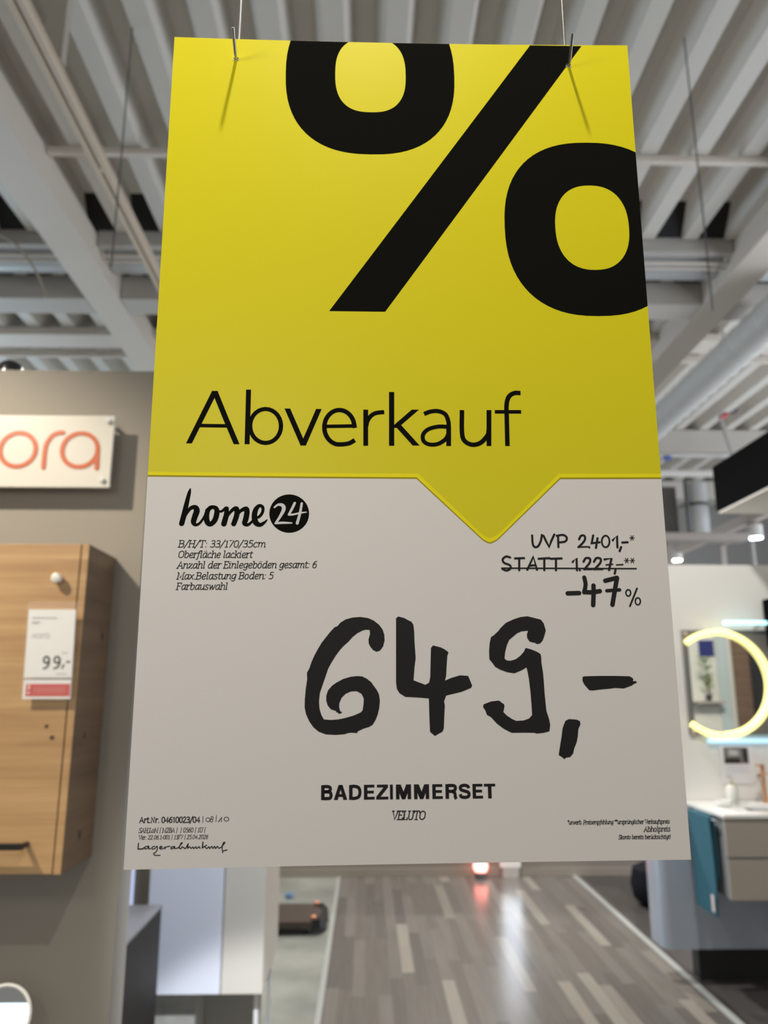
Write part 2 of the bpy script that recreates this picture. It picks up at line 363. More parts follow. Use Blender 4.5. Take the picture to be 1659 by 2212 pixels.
# ---- layout of the sign's print in millimetres
PRICE = [[(127.91,123.32),(128.96,122.54),(129.08,120.58),(128.21,117.67),(128.33,115.41),(129.3,113.46),(130.8,111.71),(132.75,110.73),(134.72,111.48),(136.38,113.73),(137.26,116.95),(137.1,120.2),(136.14,123.13),(134.18,125.76),(131.23,128.07),(127.94,129.53),(123.66,130.15),(119.37,129.85),(115.42,128.83),(112.47,127.02),(110.83,125.08),(109.32,124.56),(106.91,122.05),(104.31,118.83),(102.05,115.94),(100.11,112.73),(98.19,109.22),(96.6,105.71),(95.47,102.22),(94.08,99.69),(94.25,96.2),(93.53,91.16),(93.08,85.51),(93.0,81.14),(93.88,77.4),(95.64,73.65),(97.91,70.54),(100.8,68.16),(104.63,66.69),(110.06,66.32),(114.84,66.63),(116.76,67.22),(120.91,67.61),(121.68,66.86),(122.0,67.96),(125.08,69.41),(128.29,70.3),(130.22,71.39),(131.84,73.86),(133.15,76.96),(134.02,80.69),(134.37,84.14),(133.88,87.6),(132.6,90.14),(130.68,92.68),(129.58,94.28),(127.13,96.2),(124.54,97.43),(121.61,97.65),(118.05,97.24),(114.16,96.14),(110.28,94.15),(108.02,92.59),(105.78,90.09),(104.83,87.27),(104.84,84.45),(105.69,81.94),(107.44,79.86),(110.33,78.95),(110.2,78.33),(111.62,78.19),(111.3,77.51),(112.9,77.62),(113.67,78.42),(112.58,78.74),(111.93,80.93),(112.05,83.12),(113.21,85.93),(115.46,88.1),(118.37,89.33),(121.6,89.43),(124.18,88.01),(125.46,85.49),(125.32,82.66),(124.8,79.23),(123.83,78.12),(119.97,76.48),(115.47,75.29),(111.63,74.52),(107.15,74.26),(103.62,74.61),(102.2,76.99),(101.15,80.43),(100.86,84.18),(101.28,88.56),(102.21,92.96),(102.97,95.8),(105.07,100.54),(106.68,103.39),(108.61,106.89),(111.53,111.03),(113.15,112.95),(114.78,114.55),(117.07,116.47),(119.36,119.04),(121.99,121.09),(124.95,122.57)],[(143.79,129.29),(145.12,130.26),(148.42,129.39),(150.71,127.93),(152.36,127.39),(153.52,125.62),(153.92,122.02),(154.02,116.17),(154.52,107.13),(153.77,102.01),(153.13,95.0),(154.07,92.58),(159.6,92.53),(161.71,93.65),(162.43,96.82),(162.82,105.77),(163.16,112.54),(164.31,114.02),(168.57,112.95),(170.84,111.83),(172.97,110.19),(172.27,108.27),(171.72,102.49),(171.33,97.38),(170.61,94.71),(174.04,96.08),(178.99,97.5),(183.56,97.13),(184.47,95.02),(185.68,91.83),(184.99,90.57),(179.7,88.53),(175.11,87.5),(171.05,86.59),(169.8,83.45),(170.2,81.25),(169.73,75.31),(169.31,69.09),(168.43,67.24),(166.15,66.15),(164.32,65.12),(163.25,66.06),(161.67,67.31),(161.49,74.15),(161.4,85.11),(158.16,85.46),(151.68,85.97),(148.44,86.07),(145.23,88.12),(143.83,90.34),(143.35,93.83),(144.11,102.1),(144.74,111.08),(144.84,118.19),(144.25,124.05)],[(218.25,121.72),(214.58,121.42),(211.87,120.27),(209.46,118.33),(207.4,116.71),(205.96,113.8),(204.81,109.92),(204.33,106.37),(205.61,105.4),(207.58,105.19),(210.58,106.0),(213.3,107.91),(215.39,110.16),(216.47,112.22),(219.41,111.42),(222.66,110.09),(224.71,108.78),(225.02,107.16),(224.99,103.94),(225.58,98.79),(225.78,93.67),(225.91,87.31),(226.4,77.84),(227.66,73.44),(228.14,70.31),(227.51,66.89),(224.36,66.12),(220.45,65.72),(219.18,66.17),(213.36,66.3),(206.56,66.31),(202.45,68.41),(198.67,71.25),(195.56,74.72),(193.34,75.99),(192.46,78.51),(191.34,80.09),(191.59,81.66),(195.88,83.19),(200.46,83.65),(201.71,82.37),(202.99,81.73),(203.27,80.59),(202.49,77.46),(204.36,75.56),(207.2,73.65),(209.43,72.63),(213.66,72.84),(216.63,73.87),(218.35,75.73),(218.28,81.07),(217.99,88.66),(217.51,95.03),(216.87,99.51),(216.43,101.44),(213.59,99.86),(209.58,98.3),(205.66,98.85),(201.78,100.29),(198.89,101.92),(197.33,104.18),(195.76,106.13),(195.79,110.65),(196.29,115.18),(197.2,118.43),(200.26,120.23),(202.7,123.28),(205.81,126.21),(210.22,128.15),(214.28,129.44),(218.3,129.87),(222.25,128.85),(225.87,127.9),(227.43,125.71),(228.36,121.77),(227.41,118.83),(226.28,116.23),(224.87,114.62),(222.99,114.18),(222.23,114.83),(218.95,115.64),(217.59,117.61),(217.48,119.57)],[(236.71,72.41),(238.71,73.32),(242.92,72.97),(244.69,72.13),(244.92,70.44),(243.59,67.96),(243.03,63.93),(242.19,60.84),(240.71,57.76),(239.9,55.0),(238.18,53.18),(235.91,52.9),(234.9,52.11),(233.68,53.23),(231.93,54.29),(232.65,57.85),(233.93,63.41),(234.85,68.37),(235.76,70.54)],[(247.6,96.03),(248.94,96.33),(256.84,96.45),(265.4,96.37),(273.95,96.1),(275.53,95.25),(276.12,94.35),(275.71,93.33),(277.37,93.51),(277.96,92.54),(276.27,91.92),(274.88,90.98),(272.18,90.05),(270.17,89.43),(265.6,89.79),(262.28,89.38),(257.67,89.04),(253.04,88.51),(251.08,88.66),(249.85,89.94),(248.33,91.87),(247.46,93.79)]]
YLOW = [(0.78,211.3),(156.88,210.17),(192.43,175.52),(194.77,173.35),(196.61,172.25),(198.46,171.57),(200.36,172.1),(202.55,173.31),(205.05,175.46),(241.43,209.8),(301.7,209.62)]
YMID = [(0.73,212.26),(156.9,211.15),(192.46,176.34),(194.8,174.16),(196.64,173.07),(198.49,172.38),(200.39,172.91),(202.58,174.12),(205.09,176.28),(241.48,210.79),(301.78,210.61)]
YTOP = [(0.63,214.19),(157.75,213.39),(192.54,178.78),(194.89,176.6),(196.73,175.5),(198.58,174.82),(200.48,175.35),(202.68,176.56),(205.19,178.73),(240.79,213.04),(301.97,212.86)]
R1 = [(75.96,482.59),(186.5,483.96),(132.46,424.45),(108.25,483.46),(154.43,483.77),(131.15,455.31)]
R2 = [(215.43,375.48),(273.56,434.44),(270.98,313.13),(247.61,373.02),(294.27,372.07),(270.69,403.36),(270.71,344.29)]
SLASH = [(237.91,507.78),(272.33,507.49),(139.44,315.65),(105.2,315.8)]
HEAD = [(0,'h',[(24.01,231.38,3.14),(30.93,247.54,3.17),(37.97,263.83,3.2)]),(0,'h',[(37.72,263.83,3.2),(44.79,246.84,3.18),(51.62,231.0,3.16)]),(0,'f',[(29.61,242.31,2.15),(47.35,242.16,2.16)]),(0,'f',[(57.68,264.82,2.96),(57.69,231.03,2.91)]),(0,'r',[(77.27,242.33,2.56),(77.09,240.0,2.55),(76.46,237.79,2.55),(75.42,235.81,2.55),(74.02,234.16,2.54),(72.33,232.92,2.54),(70.44,232.14,2.54),(68.44,231.87,2.54),(66.43,232.12,2.54),(64.51,232.88,2.54),(62.77,234.11,2.54),(61.3,235.75,2.54),(60.18,237.71,2.54),(59.46,239.91,2.54),(59.17,242.23,2.55),(59.34,244.56,2.55),(59.95,246.78,2.55),(60.98,248.78,2.55),(62.37,250.46,2.56),(64.06,251.72,2.56),(65.97,252.51,2.56),(67.98,252.79,2.56),(70.01,252.54,2.56),(71.95,251.77,2.56),(73.7,250.52,2.56),(75.17,248.86,2.56),(76.29,246.88,2.56),(77.01,244.66,2.56),(77.27,242.33,2.56)]),(0,'h',[(80.81,253.14,3.08),(90.6,230.36,3.06)]),(0,'h',[(90.34,230.36,3.06),(99.47,252.97,3.09)]),(1,'f',[(103.8,242.17,2.18),(120.77,242.5,2.19)]),(1,'f',[(120.77,241.28,2.7),(120.43,243.17,2.71),(119.95,245.45,2.71),(119.05,247.55,2.71),(117.79,249.37,2.71),(116.23,250.81,2.71),(114.44,251.8,2.71),(112.51,252.29,2.71),(110.54,252.26,2.71),(108.62,251.71,2.71),(106.86,250.66,2.71),(105.33,249.18,2.71),(104.11,247.33,2.7),(103.26,245.2,2.7),(102.83,242.91,2.7),(102.82,240.56,2.69),(103.25,238.27,2.69),(104.09,236.15,2.69),(105.29,234.3,2.69),(106.8,232.81,2.69),(108.54,231.75,2.69),(110.43,231.18,2.69),(114.1,231.22,2.69),(117.55,231.89,2.69),(120.76,233.77,2.69)]),(0,'f',[(127.26,252.67,2.85),(127.17,230.31,2.82)]),(1,'f',[(127.48,242.24,2.58),(128.27,245.62,2.58),(130.22,248.61,2.59),(133.21,250.52,2.59),(138.27,251.21,2.59)]),(0,'f',[(142.82,263.81,3.13),(142.45,230.33,3.09)]),(0,'h',[(144.12,241.34,2.84),(156.87,252.75,2.86)]),(0,'h',[(146.08,243.23,3.11),(156.99,230.47,3.09)]),(1,'f',[(162.02,250.04,2.6),(165.96,251.54,2.6),(170.52,251.82,2.61),(174.77,249.78,2.6),(176.47,245.02,2.6),(176.47,240.28,2.59)]),(0,'f',[(176.53,242.31,2.86),(176.21,230.2,2.84)]),(1,'f',[(176.52,242.04,2.47),(170.29,242.17,2.47),(164.42,240.55,2.46),(161.25,237.31,2.46),(161.43,233.28,2.45),(164.87,231.14,2.45),(170.04,231.54,2.45),(174.64,234.63,2.46),(176.42,238.26,2.46)]),(1,'f',[(184.76,252.51,2.74),(184.35,238.93,2.72),(185.61,233.55,2.72),(190.06,230.99,2.72),(195.28,232.19,2.72),(199.6,236.9,2.73),(200.37,240.27,2.73)]),(0,'f',[(200.96,252.51,2.88),(200.13,230.17,2.85)]),(1,'f',[(211.14,230.16,2.72),(211.46,247.05,2.74),(211.69,255.93,2.75),(213.35,261.02,2.76),(216.73,263.23,2.76),(220.42,263.23,2.76)]),(0,'f',[(204.44,251.42,2.22),(220.27,251.4,2.23)])]
LOGO = [(1,'r',[(25.89,203.98,0.93),(25.41,201.72,2.0),(24.46,196.97,2.52),(23.08,189.31,3.03),(21.9,183.75,3.03)]),(1,'r',[(22.43,184.62,1.31),(24.22,189.31,1.58),(26.64,192.73,2.11),(29.18,193.14,2.91),(30.12,191.08,3.43),(29.12,187.56,3.29),(28.56,184.63,3.03),(29.87,182.99,1.84),(32.11,184.04,1.45),(34.26,187.27,1.32),(35.83,190.79,1.72)]),(1,'r',[(35.81,191.38,1.98),(38.03,193.27,2.12),(40.9,192.74,2.52),(41.57,189.92,3.05),(40.58,185.8,3.04),(38.38,183.46,2.77),(36.53,184.34,3.04),(35.73,187.56,3.17),(36.5,191.38,2.52),(38.6,193.27,1.59)]),(1,'r',[(41.51,191.68,1.59),(43.83,190.8,1.32),(46.63,192.75,2.0)]),(0,'r',[(47.2,192.57,2.26),(47.04,188.74,3.05),(45.78,183.58,3.18)]),(1,'r',[(46.32,184.63,1.32),(47.91,188.45,1.46),(50.38,191.69,2.0),(52.65,192.4,2.8),(52.93,188.74,3.05),(51.37,183.58,2.91)]),(1,'r',[(52.01,185.22,1.19),(54.43,190.51,1.73),(57.82,192.4,2.67),(58.72,190.81,3.06),(58.15,186.39,3.19),(57.53,183.93,2.78),(59.21,182.99,1.86),(61.18,184.33,1.46),(63.68,187.27,1.33)]),(1,'r',[(62.94,187.1,1.19),(65.68,187.68,1.6),(67.63,190.51,1.73),(67.56,193.35,1.87),(65.64,194.18,2.01),(63.74,191.99,2.8),(63.03,188.16,3.19),(63.93,184.33,3.19),(66.37,182.98,2.39),(68.74,184.33,1.6),(70.31,185.92,0.66)])]
LOGODISC = [(94.32,189.56),(94.24,188.08),(93.97,186.64),(93.5,185.24),(92.86,183.92),(92.04,182.7),(91.07,181.6),(89.96,180.64),(88.74,179.82),(87.41,179.18),(86.01,178.71),(84.56,178.43),(83.08,178.33),(81.59,178.43),(80.13,178.72),(78.72,179.19),(77.37,179.84),(76.12,180.66),(74.99,181.62),(73.99,182.72),(73.14,183.95),(72.45,185.26),(71.95,186.65),(71.63,188.1),(71.5,189.57),(71.57,191.04),(71.83,192.49),(72.28,193.89),(72.91,195.22),(73.72,196.46),(74.68,197.57),(75.79,198.55),(77.02,199.38),(78.35,200.04),(79.76,200.52),(81.22,200.81),(82.72,200.91),(84.22,200.81),(85.7,200.52),(87.12,200.05),(88.48,199.39),(89.74,198.56),(90.88,197.58),(91.88,196.46),(92.73,195.22),(93.41,193.89),(93.9,192.49),(94.21,191.03)]
LOGO24 = [(1,'r',[(74.3,193.18,0.92),(76.47,194.78,1.38),(79.07,194.36,2.08),(79.69,191.99,2.19),(77.74,187.86,1.61),(75.23,183.91,1.26)]),(1,'r',[(75.06,183.8,1.03),(78.96,184.15,1.38),(84.42,184.02,0.81)]),(0,'r',[(85.98,195.73,1.5),(84.58,192.58,1.5),(82.68,188.92,1.27)]),(1,'r',[(82.68,188.92,1.27),(85.21,189.03,1.15),(89.24,189.92,1.04),(92.81,190.39,0.58)]),(1,'r',[(90.03,195.55,1.39),(89.12,189.92,1.5),(87.59,183.9,1.73)])]
OLD = [(1,'r',[(223.24,176.29,1.27),(223.38,171.36,1.27),(224.51,169.46,1.27),(226.51,170.11,1.27),(228.17,173.23,1.27),(228.91,176.55,1.27)]),(0,'r',[(229.82,176.07,1.27),(231.25,172.73,1.27),(232.78,169.6,1.27),(234.07,172.72,1.27),(236.18,176.79,1.27)]),(0,'r',[(238.12,169.38,1.27),(238.3,176.02,1.27)]),(1,'r',[(237.55,176.02,1.27),(241.34,176.48,1.27),(243.32,174.85,1.27),(242.26,172.67,1.27),(238.27,172.03,1.27)]),(1,'r',[(250.42,173.86,1.27),(251.68,175.94,1.27),(253.57,175.93,1.27),(253.92,174.02,1.27),(252.36,171.66,1.27),(249.77,169.31,1.27)]),(0,'r',[(249.77,169.31,0.94),(255.05,169.46,0.94)]),(0,'r',[(255.97,169.27,1.27),(256.06,169.08,1.27)]),(0,'r',[(258.77,176.09,1.27),(257.62,171.53,1.27),(262.27,172.07,1.27)]),(0,'r',[(261.21,174.45,1.27),(259.89,168.77,1.27)]),(0,'r',[(268.05,172.51,1.04),(267.87,171.46,1.04),(267.48,170.51,1.03),(266.93,169.75,1.03),(266.27,169.27,1.03),(265.56,169.11,1.03),(264.87,169.28,1.03),(264.27,169.77,1.03),(263.83,170.53,1.03),(263.57,171.48,1.04),(263.53,172.54,1.04),(263.71,173.59,1.04),(264.1,174.55,1.04),(264.65,175.3,1.04),(265.31,175.78,1.04),(266.02,175.95,1.04),(266.71,175.77,1.04),(267.31,175.28,1.04),(267.76,174.52,1.04),(268.01,173.57,1.04),(268.05,172.51,1.04)]),(0,'r',[(269.98,173.16,1.27),(272.62,175.81,1.27),(272.41,168.97,1.27)]),(0,'r',[(274.59,169.15,1.27),(273.48,166.79,1.27)]),(0,'r',[(275.44,171.8,1.27),(278.56,171.96,1.27)]),(0,'r',[(279.98,174.52,0.47),(282.62,174.5,0.47)]),(0,'r',[(280.67,175.85,0.47),(281.92,173.18,0.47)]),(0,'r',[(282.12,175.84,0.47),(280.47,173.19,0.47)]),(1,'r',[(209.9,163.51,1.26),(207.68,164.09,1.26),(205.56,162.5,1.26),(206.32,160.44,1.26),(209.52,159.02,1.26),(209.82,157.15,1.26),(207.53,155.95,1.26),(205.24,156.89,1.26)]),(0,'r',[(212.68,162.93,1.26),(217.93,163.09,1.26)]),(0,'r',[(215.1,162.73,1.26),(214.81,156.09,1.26)]),(0,'r',[(219.48,156.34,1.26),(223.3,163.81,1.26),(225.08,156.3,1.26)]),(0,'r',[(220.9,158.67,1.26),(224.27,158.93,1.26)]),(0,'r',[(226.33,162.66,1.26),(232.62,163.0,1.26)]),(0,'r',[(229.6,162.64,1.26),(229.26,156.0,1.26)]),(0,'r',[(233.25,162.62,1.26),(239.63,162.77,1.26)]),(0,'r',[(236.34,162.6,1.26),(235.98,155.95,1.26)]),(0,'r',[(245.88,160.66,1.26),(248.26,162.9,1.26),(248.11,155.87,1.26)]),(0,'r',[(249.71,155.96,1.26),(249.8,155.86,1.26)]),(1,'r',[(252.16,160.81,1.26),(253.69,162.87,1.27),(256.01,162.48,1.27),(255.58,160.04,1.26),(252.35,156.31,1.26)]),(0,'r',[(252.35,156.31,0.84),(257.02,156.28,0.84)]),(1,'r',[(258.24,160.77,1.26),(259.78,162.83,1.27),(262.1,162.44,1.27),(261.75,160.0,1.26),(258.14,156.27,1.26)]),(0,'r',[(258.14,156.27,0.84),(263.0,156.24,0.84)]),(0,'r',[(264.42,162.04,1.27),(268.49,162.58,1.27),(266.62,155.84,1.26)]),(0,'r',[(265.14,158.85,0.84),(268.91,159.19,0.84)]),(0,'r',[(270.37,156.0,1.26),(269.75,153.76,1.26)]),(0,'r',[(271.22,158.8,0.84),(274.79,158.97,0.84)]),(0,'r',[(275.9,161.31,0.47),(278.53,161.29,0.47)]),(0,'r',[(276.59,162.62,0.47),(277.84,159.98,0.47)]),(0,'r',[(278.03,162.61,0.47),(276.4,159.99,0.47)]),(0,'r',[(279.18,161.28,0.47),(281.81,161.26,0.47)]),(0,'r',[(279.87,162.59,0.47),(281.12,159.95,0.47)]),(0,'r',[(281.31,162.58,0.47),(279.67,159.96,0.47)]),(0,'r',[(204.79,157.36,0.84),(212.53,157.29,0.84),(220.27,157.21,0.84),(228.01,157.14,0.84),(235.76,157.06,0.84),(243.51,156.98,0.84),(251.26,156.9,0.84),(259.02,156.82,0.84),(266.77,156.74,0.84),(274.53,156.65,0.84),(282.29,156.57,0.84)])]
DISC = [(0,'r',[(242.02,142.64,2.6),(248.53,142.77,2.6)]),(1,'r',[(252.06,151.65,2.42),(252.56,147.74,2.42),(251.53,143.12,2.41)]),(0,'r',[(251.54,143.31,2.6),(256.17,143.09,2.6),(260.49,143.79,2.6)]),(0,'r',[(257.07,146.97,2.61),(256.91,143.08,2.6),(256.17,135.9,2.59)]),(0,'r',[(264.05,149.7,2.61),(270.88,151.33,2.61)]),(0,'r',[(270.87,151.14,2.61),(269.3,144.84,2.6),(267.2,136.0,2.59)]),(0,'r',[(264.59,143.95,2.04),(271.88,144.45,2.05)]),(0,'r',[(278.17,142.64,0.84),(277.97,141.84,0.84),(277.54,141.2,0.84),(276.95,140.85,0.84),(276.33,140.86,0.84),(275.8,141.22,0.84),(275.46,141.86,0.84),(275.38,142.66,0.84),(275.58,143.46,0.84),(276.01,144.11,0.84),(276.6,144.46,0.84),(277.22,144.45,0.84),(277.75,144.09,0.84),(278.09,143.45,0.84),(278.17,142.64,0.84)]),(0,'r',[(281.99,145.2,1.02),(277.14,135.1,1.02)]),(0,'r',[(283.37,137.8,0.83),(283.16,136.93,0.83),(282.69,136.23,0.83),(282.07,135.84,0.83),(281.41,135.85,0.83),(280.84,136.24,0.83),(280.49,136.95,0.83),(280.41,137.83,0.83),(280.62,138.71,0.83),(281.08,139.41,0.84),(281.71,139.79,0.84),(282.37,139.79,0.84),(282.94,139.39,0.84),(283.29,138.68,0.83),(283.37,137.8,0.83)])]
HAND = [(0,'r',[(6.94,12.87,0.56),(6.87,10.02,0.56),(9.34,10.04,0.56),(9.97,10.74,0.56)]),(1,'r',[(12.08,11.34,0.49),(10.59,11.08,0.49),(10.38,10.13,0.49),(11.58,10.21,0.49),(12.34,11.33,0.49),(12.45,10.05,0.49),(13.45,10.24,0.49)]),(1,'r',[(15.47,11.2,0.49),(14.17,10.87,0.49),(14.22,9.87,0.49),(15.7,10.2,0.49),(16.59,11.25,0.49),(16.85,9.82,0.49),(16.17,8.41,0.49),(15.08,7.64,0.49),(15.88,6.78,0.49),(18.5,6.72,0.49)]),(1,'r',[(17.96,10.15,0.49),(19.24,10.77,0.49),(18.58,11.21,0.49),(18.06,10.43,0.49),(18.8,9.78,0.49),(20.14,10.18,0.49)]),(0,'r',[(20.56,10.81,0.49),(20.83,9.81,0.49)]),(1,'r',[(20.66,10.17,0.49),(21.68,10.86,0.49),(23.25,11.12,0.49)]),(1,'r',[(25.26,10.9,0.49),(23.95,10.57,0.49),(23.99,9.82,0.49),(25.11,10.01,0.49),(25.74,10.96,0.49),(25.94,9.92,0.49),(27.36,10.18,0.49)]),(1,'r',[(27.73,10.31,0.49),(29.59,12.6,0.49),(28.99,12.43,0.49),(28.19,10.13,0.49),(29.18,9.86,0.49),(29.6,10.63,0.49),(30.75,10.18,0.49)]),(1,'r',[(30.75,10.18,0.49),(31.41,9.81,0.49),(32.78,12.07,0.49),(32.5,9.93,0.49),(33.45,10.63,0.49),(34.43,9.82,0.49),(35.26,10.52,0.49),(35.79,9.73,0.49),(36.77,10.57,0.49),(37.26,9.7,0.49),(38.47,10.53,0.49),(39.07,9.73,0.49)]),(0,'r',[(40.47,12.75,0.64),(40.2,9.96,0.64)]),(1,'r',[(40.31,10.0,0.49),(42.42,11.28,0.49)]),(1,'r',[(41.3,10.76,0.49),(42.48,9.6,0.49),(43.58,10.43,0.49),(44.07,9.57,0.49),(45.09,10.58,0.49),(45.73,9.6,0.49),(46.61,10.55,0.49),(47.1,9.58,0.49),(48.12,10.53,0.49),(48.76,9.62,0.49),(50.03,10.06,0.49)]),(1,'r',[(50.03,10.06,0.49),(51.86,12.18,0.49),(51.25,12.37,0.49),(50.56,10.23,0.49),(50.92,7.36,0.49)]),(0,'r',[(50.97,8.18,0.49),(53.11,8.68,0.49)]),(0,'r',[(39.98,25.57,0.3),(39.95,22.49,0.3)]),(0,'r',[(43.66,23.88,0.3),(43.6,23.49,0.3),(43.38,23.16,0.3),(43.04,22.95,0.3),(42.63,22.88,0.3),(42.22,22.96,0.3),(41.87,23.19,0.3),(41.62,23.52,0.3),(41.53,23.91,0.3),(41.6,24.3,0.3),(41.81,24.63,0.3),(42.15,24.84,0.31),(42.56,24.91,0.31),(42.97,24.83,0.31),(43.32,24.6,0.31),(43.57,24.27,0.31),(43.66,23.88,0.3)]),(0,'r',[(45.31,24.75,0.31),(45.24,24.39,0.31),(45.04,24.13,0.31),(44.76,24.04,0.31),(44.47,24.14,0.31),(44.25,24.41,0.31),(44.16,24.77,0.31),(44.23,25.14,0.31),(44.43,25.4,0.31),(44.71,25.49,0.31),(45.0,25.39,0.31),(45.22,25.12,0.31),(45.31,24.75,0.31)]),(0,'r',[(45.24,23.38,0.31),(45.15,23.02,0.3),(44.88,22.75,0.3),(44.51,22.66,0.3),(44.12,22.77,0.3),(43.83,23.04,0.3),(43.72,23.4,0.3),(43.81,23.76,0.3),(44.08,24.03,0.31),(44.45,24.12,0.31),(44.84,24.01,0.31),(45.13,23.74,0.31),(45.24,23.38,0.31)]),(0,'r',[(47.02,26.0,0.31),(46.86,22.91,0.31)]),(0,'r',[(48.16,22.71,0.38),(49.91,25.04,0.38),(49.68,22.79,0.38)]),(0,'r',[(53.58,23.99,0.34),(53.49,23.62,0.34),(53.23,23.3,0.34),(52.83,23.1,0.34),(52.35,23.03,0.34),(51.86,23.12,0.34),(51.45,23.34,0.34),(51.16,23.66,0.34),(51.05,24.04,0.34),(51.14,24.41,0.34),(51.4,24.72,0.34),(51.8,24.93,0.34),(52.28,25.0,0.34),(52.77,24.91,0.34),(53.18,24.69,0.34),(53.47,24.37,0.34),(53.58,23.99,0.34)])]
LINES = [('B/H/T: 33/170/35cm',(20.36,170.11),(69.63,170.03),3.82,0.51,'i'),('Oberfläche lackiert',(20.52,164.07),(62.27,163.98),3.8,0.51,'i'),('Anzahl der Einlegeböden gesamt: 6',(20.34,158.01),(98.87,158.05),3.79,0.51,'i'),('Max.Belastung Boden: 5',(20.34,151.82),(74.32,151.85),3.76,0.51,'i'),('Farbauswahl',(20.32,146.0),(48.92,145.93),3.73,0.5,'i'),('VELUTO',(140.12,22.32),(158.08,22.12),4.27,0.61,'i'),('SAH,LoM | M2BA |  | 0560 | 1U |',(6.65,18.07),(41.42,17.73),2.23,0.3,'i'),('Ver: 22.06.1-001 | 13F7 | 25.04.2026',(6.76,14.73),(42.98,14.39),1.98,0.28,'i'),('Art.Nr. 04610023/04',(6.84,22.99),(38.5,22.63),2.75,0.53,'s'),('*unverb. Preisempfehlung **ursprünglicher Verkaufspreis',(234.57,18.54),(289.98,18.37),2.04,0.32,'i'),('Abholpreis',(275.79,14.38),(289.96,14.38),2.54,0.38,'i'),('Skonto bereits berücksichtigt!',(261.74,10.75),(289.82,10.66),2.02,0.32,'i')]
NAME = [('B',102.36,6.23,32.74,7.65),('A',109.17,7.25,32.7,7.65),('D',117.35,6.83,32.65,7.64),('E',125.33,5.83,32.61,7.63),('Z',131.95,6.56,32.57,7.63),('I',139.37,1.59,32.54,7.62),('M',142.62,8.16,32.52,7.62),('M',152.36,8.17,32.47,7.61),('E',162.26,5.65,32.43,7.6),('R',169.36,6.59,32.4,7.59),('S',176.46,6.53,32.36,7.59),('E',184.07,5.59,32.33,7.58),('T',190.31,6.17,32.31,7.57)]
HOLES = [(43.55,493.16),(262.77,492.56)]
# ================================================================ the room
M_floor = planks('aisle_boards', [(0, (0.135,0.124,0.113)), (0.28, (0.165,0.153,0.139)), (0.52, (0.115,0.106,0.098)), (0.70, (0.225,0.208,0.184)), (0.82, (0.15,0.141,0.13)), (0.94, (0.27,0.25,0.22))], 0.072, 0.95, 0.24)
M_floor_dark = planks('slate_boards', [(0, (0.05,0.047,0.046)), (0.4, (0.07,0.063,0.06)), (0.75, (0.09,0.082,0.08))], 0.19, 1.3, 0.32)
M_floor_pale = mat('pale_marble', (0.27,0.28,0.255), 0.12, mottle=(2.6, 0.55))
M_white_metal = mat('white_painted_steel', (0.67,0.60,0.53), 0.45, mottle=(0.7, 0.04))
M_deck = mat('galvanised_deck', (0.63,0.595,0.54), 0.42, metal=0.0, mottle=(1.2, 0.06))
M_grey_paint = mat('grey_paint', (0.46,0.44,0.41), 0.5)
M_wall_grey = mat('taupe_wall', (0.335,0.30,0.25), 0.75, bump=(180, 0.15, 0.002))
M_wall_edge = mat('taupe_wall_edge', (0.22,0.21,0.195), 0.7)
M_wall_white = mat('white_wall', (0.84,0.83,0.80), 0.5)
M_blocker = mat('blocker_black', (0.03,0.03,0.03), 0.9)

struct('floor', MB().box(-0.22, 1.82, -6, 14, -0.05, 0), M_floor)
struct('floor_right', MB().box(1.86, 9, -6, 14, -0.05, 0), M_floor_dark)
struct('floor_left', MB().box(-9, -0.25, -6, 14, -0.05, 0), M_floor_pale)
struct('trim_1', MB().box(1.82, 1.86, -6, 7.3, -0.05, 0.006, 0.002), mat('aluminium_strip', (0.52,0.545,0.54), 0.3, metal=0.3))
struct('trim_2', MB().box(-0.25, -0.22, -6, 7.3, -0.05, 0.004, 0.001), mat('pale_strip', (0.36,0.38,0.365), 0.25))

def deck(y0, y1, xa=-9, xb=9, z=4.9):
    mb = MB(); p = 0.325; prof = []
    k = math.floor(xa/p)
    x = k*p + 0.083
    while x < xb:
        prof += [(x, z), (x+0.110, z), (x+0.165, z+0.145), (x+0.263, z+0.145)]
        x += p
    prof.append((x, z))
    A = [mb.bm.verts.new((a, y0, b)) for a, b in prof]; B = [mb.bm.verts.new((a, y1, b)) for a, b in prof]
    for i in range(len(prof)-1): mb.bm.faces.new((A[i], A[i+1], B[i+1], B[i]))
    return mb
struct('ceiling', deck(-3, 5.12), M_deck, fix=False)
struct('ceiling', deck(5.95, 14.0), M_deck, fix=False)
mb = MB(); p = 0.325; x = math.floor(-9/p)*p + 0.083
while x < 9:      # black wedges standing in for the shade at the flute ends
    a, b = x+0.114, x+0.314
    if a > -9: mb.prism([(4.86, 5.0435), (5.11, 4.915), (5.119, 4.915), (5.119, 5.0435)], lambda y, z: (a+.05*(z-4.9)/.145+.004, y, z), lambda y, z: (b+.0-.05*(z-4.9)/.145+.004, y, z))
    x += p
struct('ceiling_flute_shade', mb, mat('shade_black', (0.012,0.012,0.012), 0.9))
struct('ceiling_blocker', MB().box(-9, 9, -3, 14, 5.35, 5.5), M_blocker)  # unseen slab added to keep light out of the gap above the deck

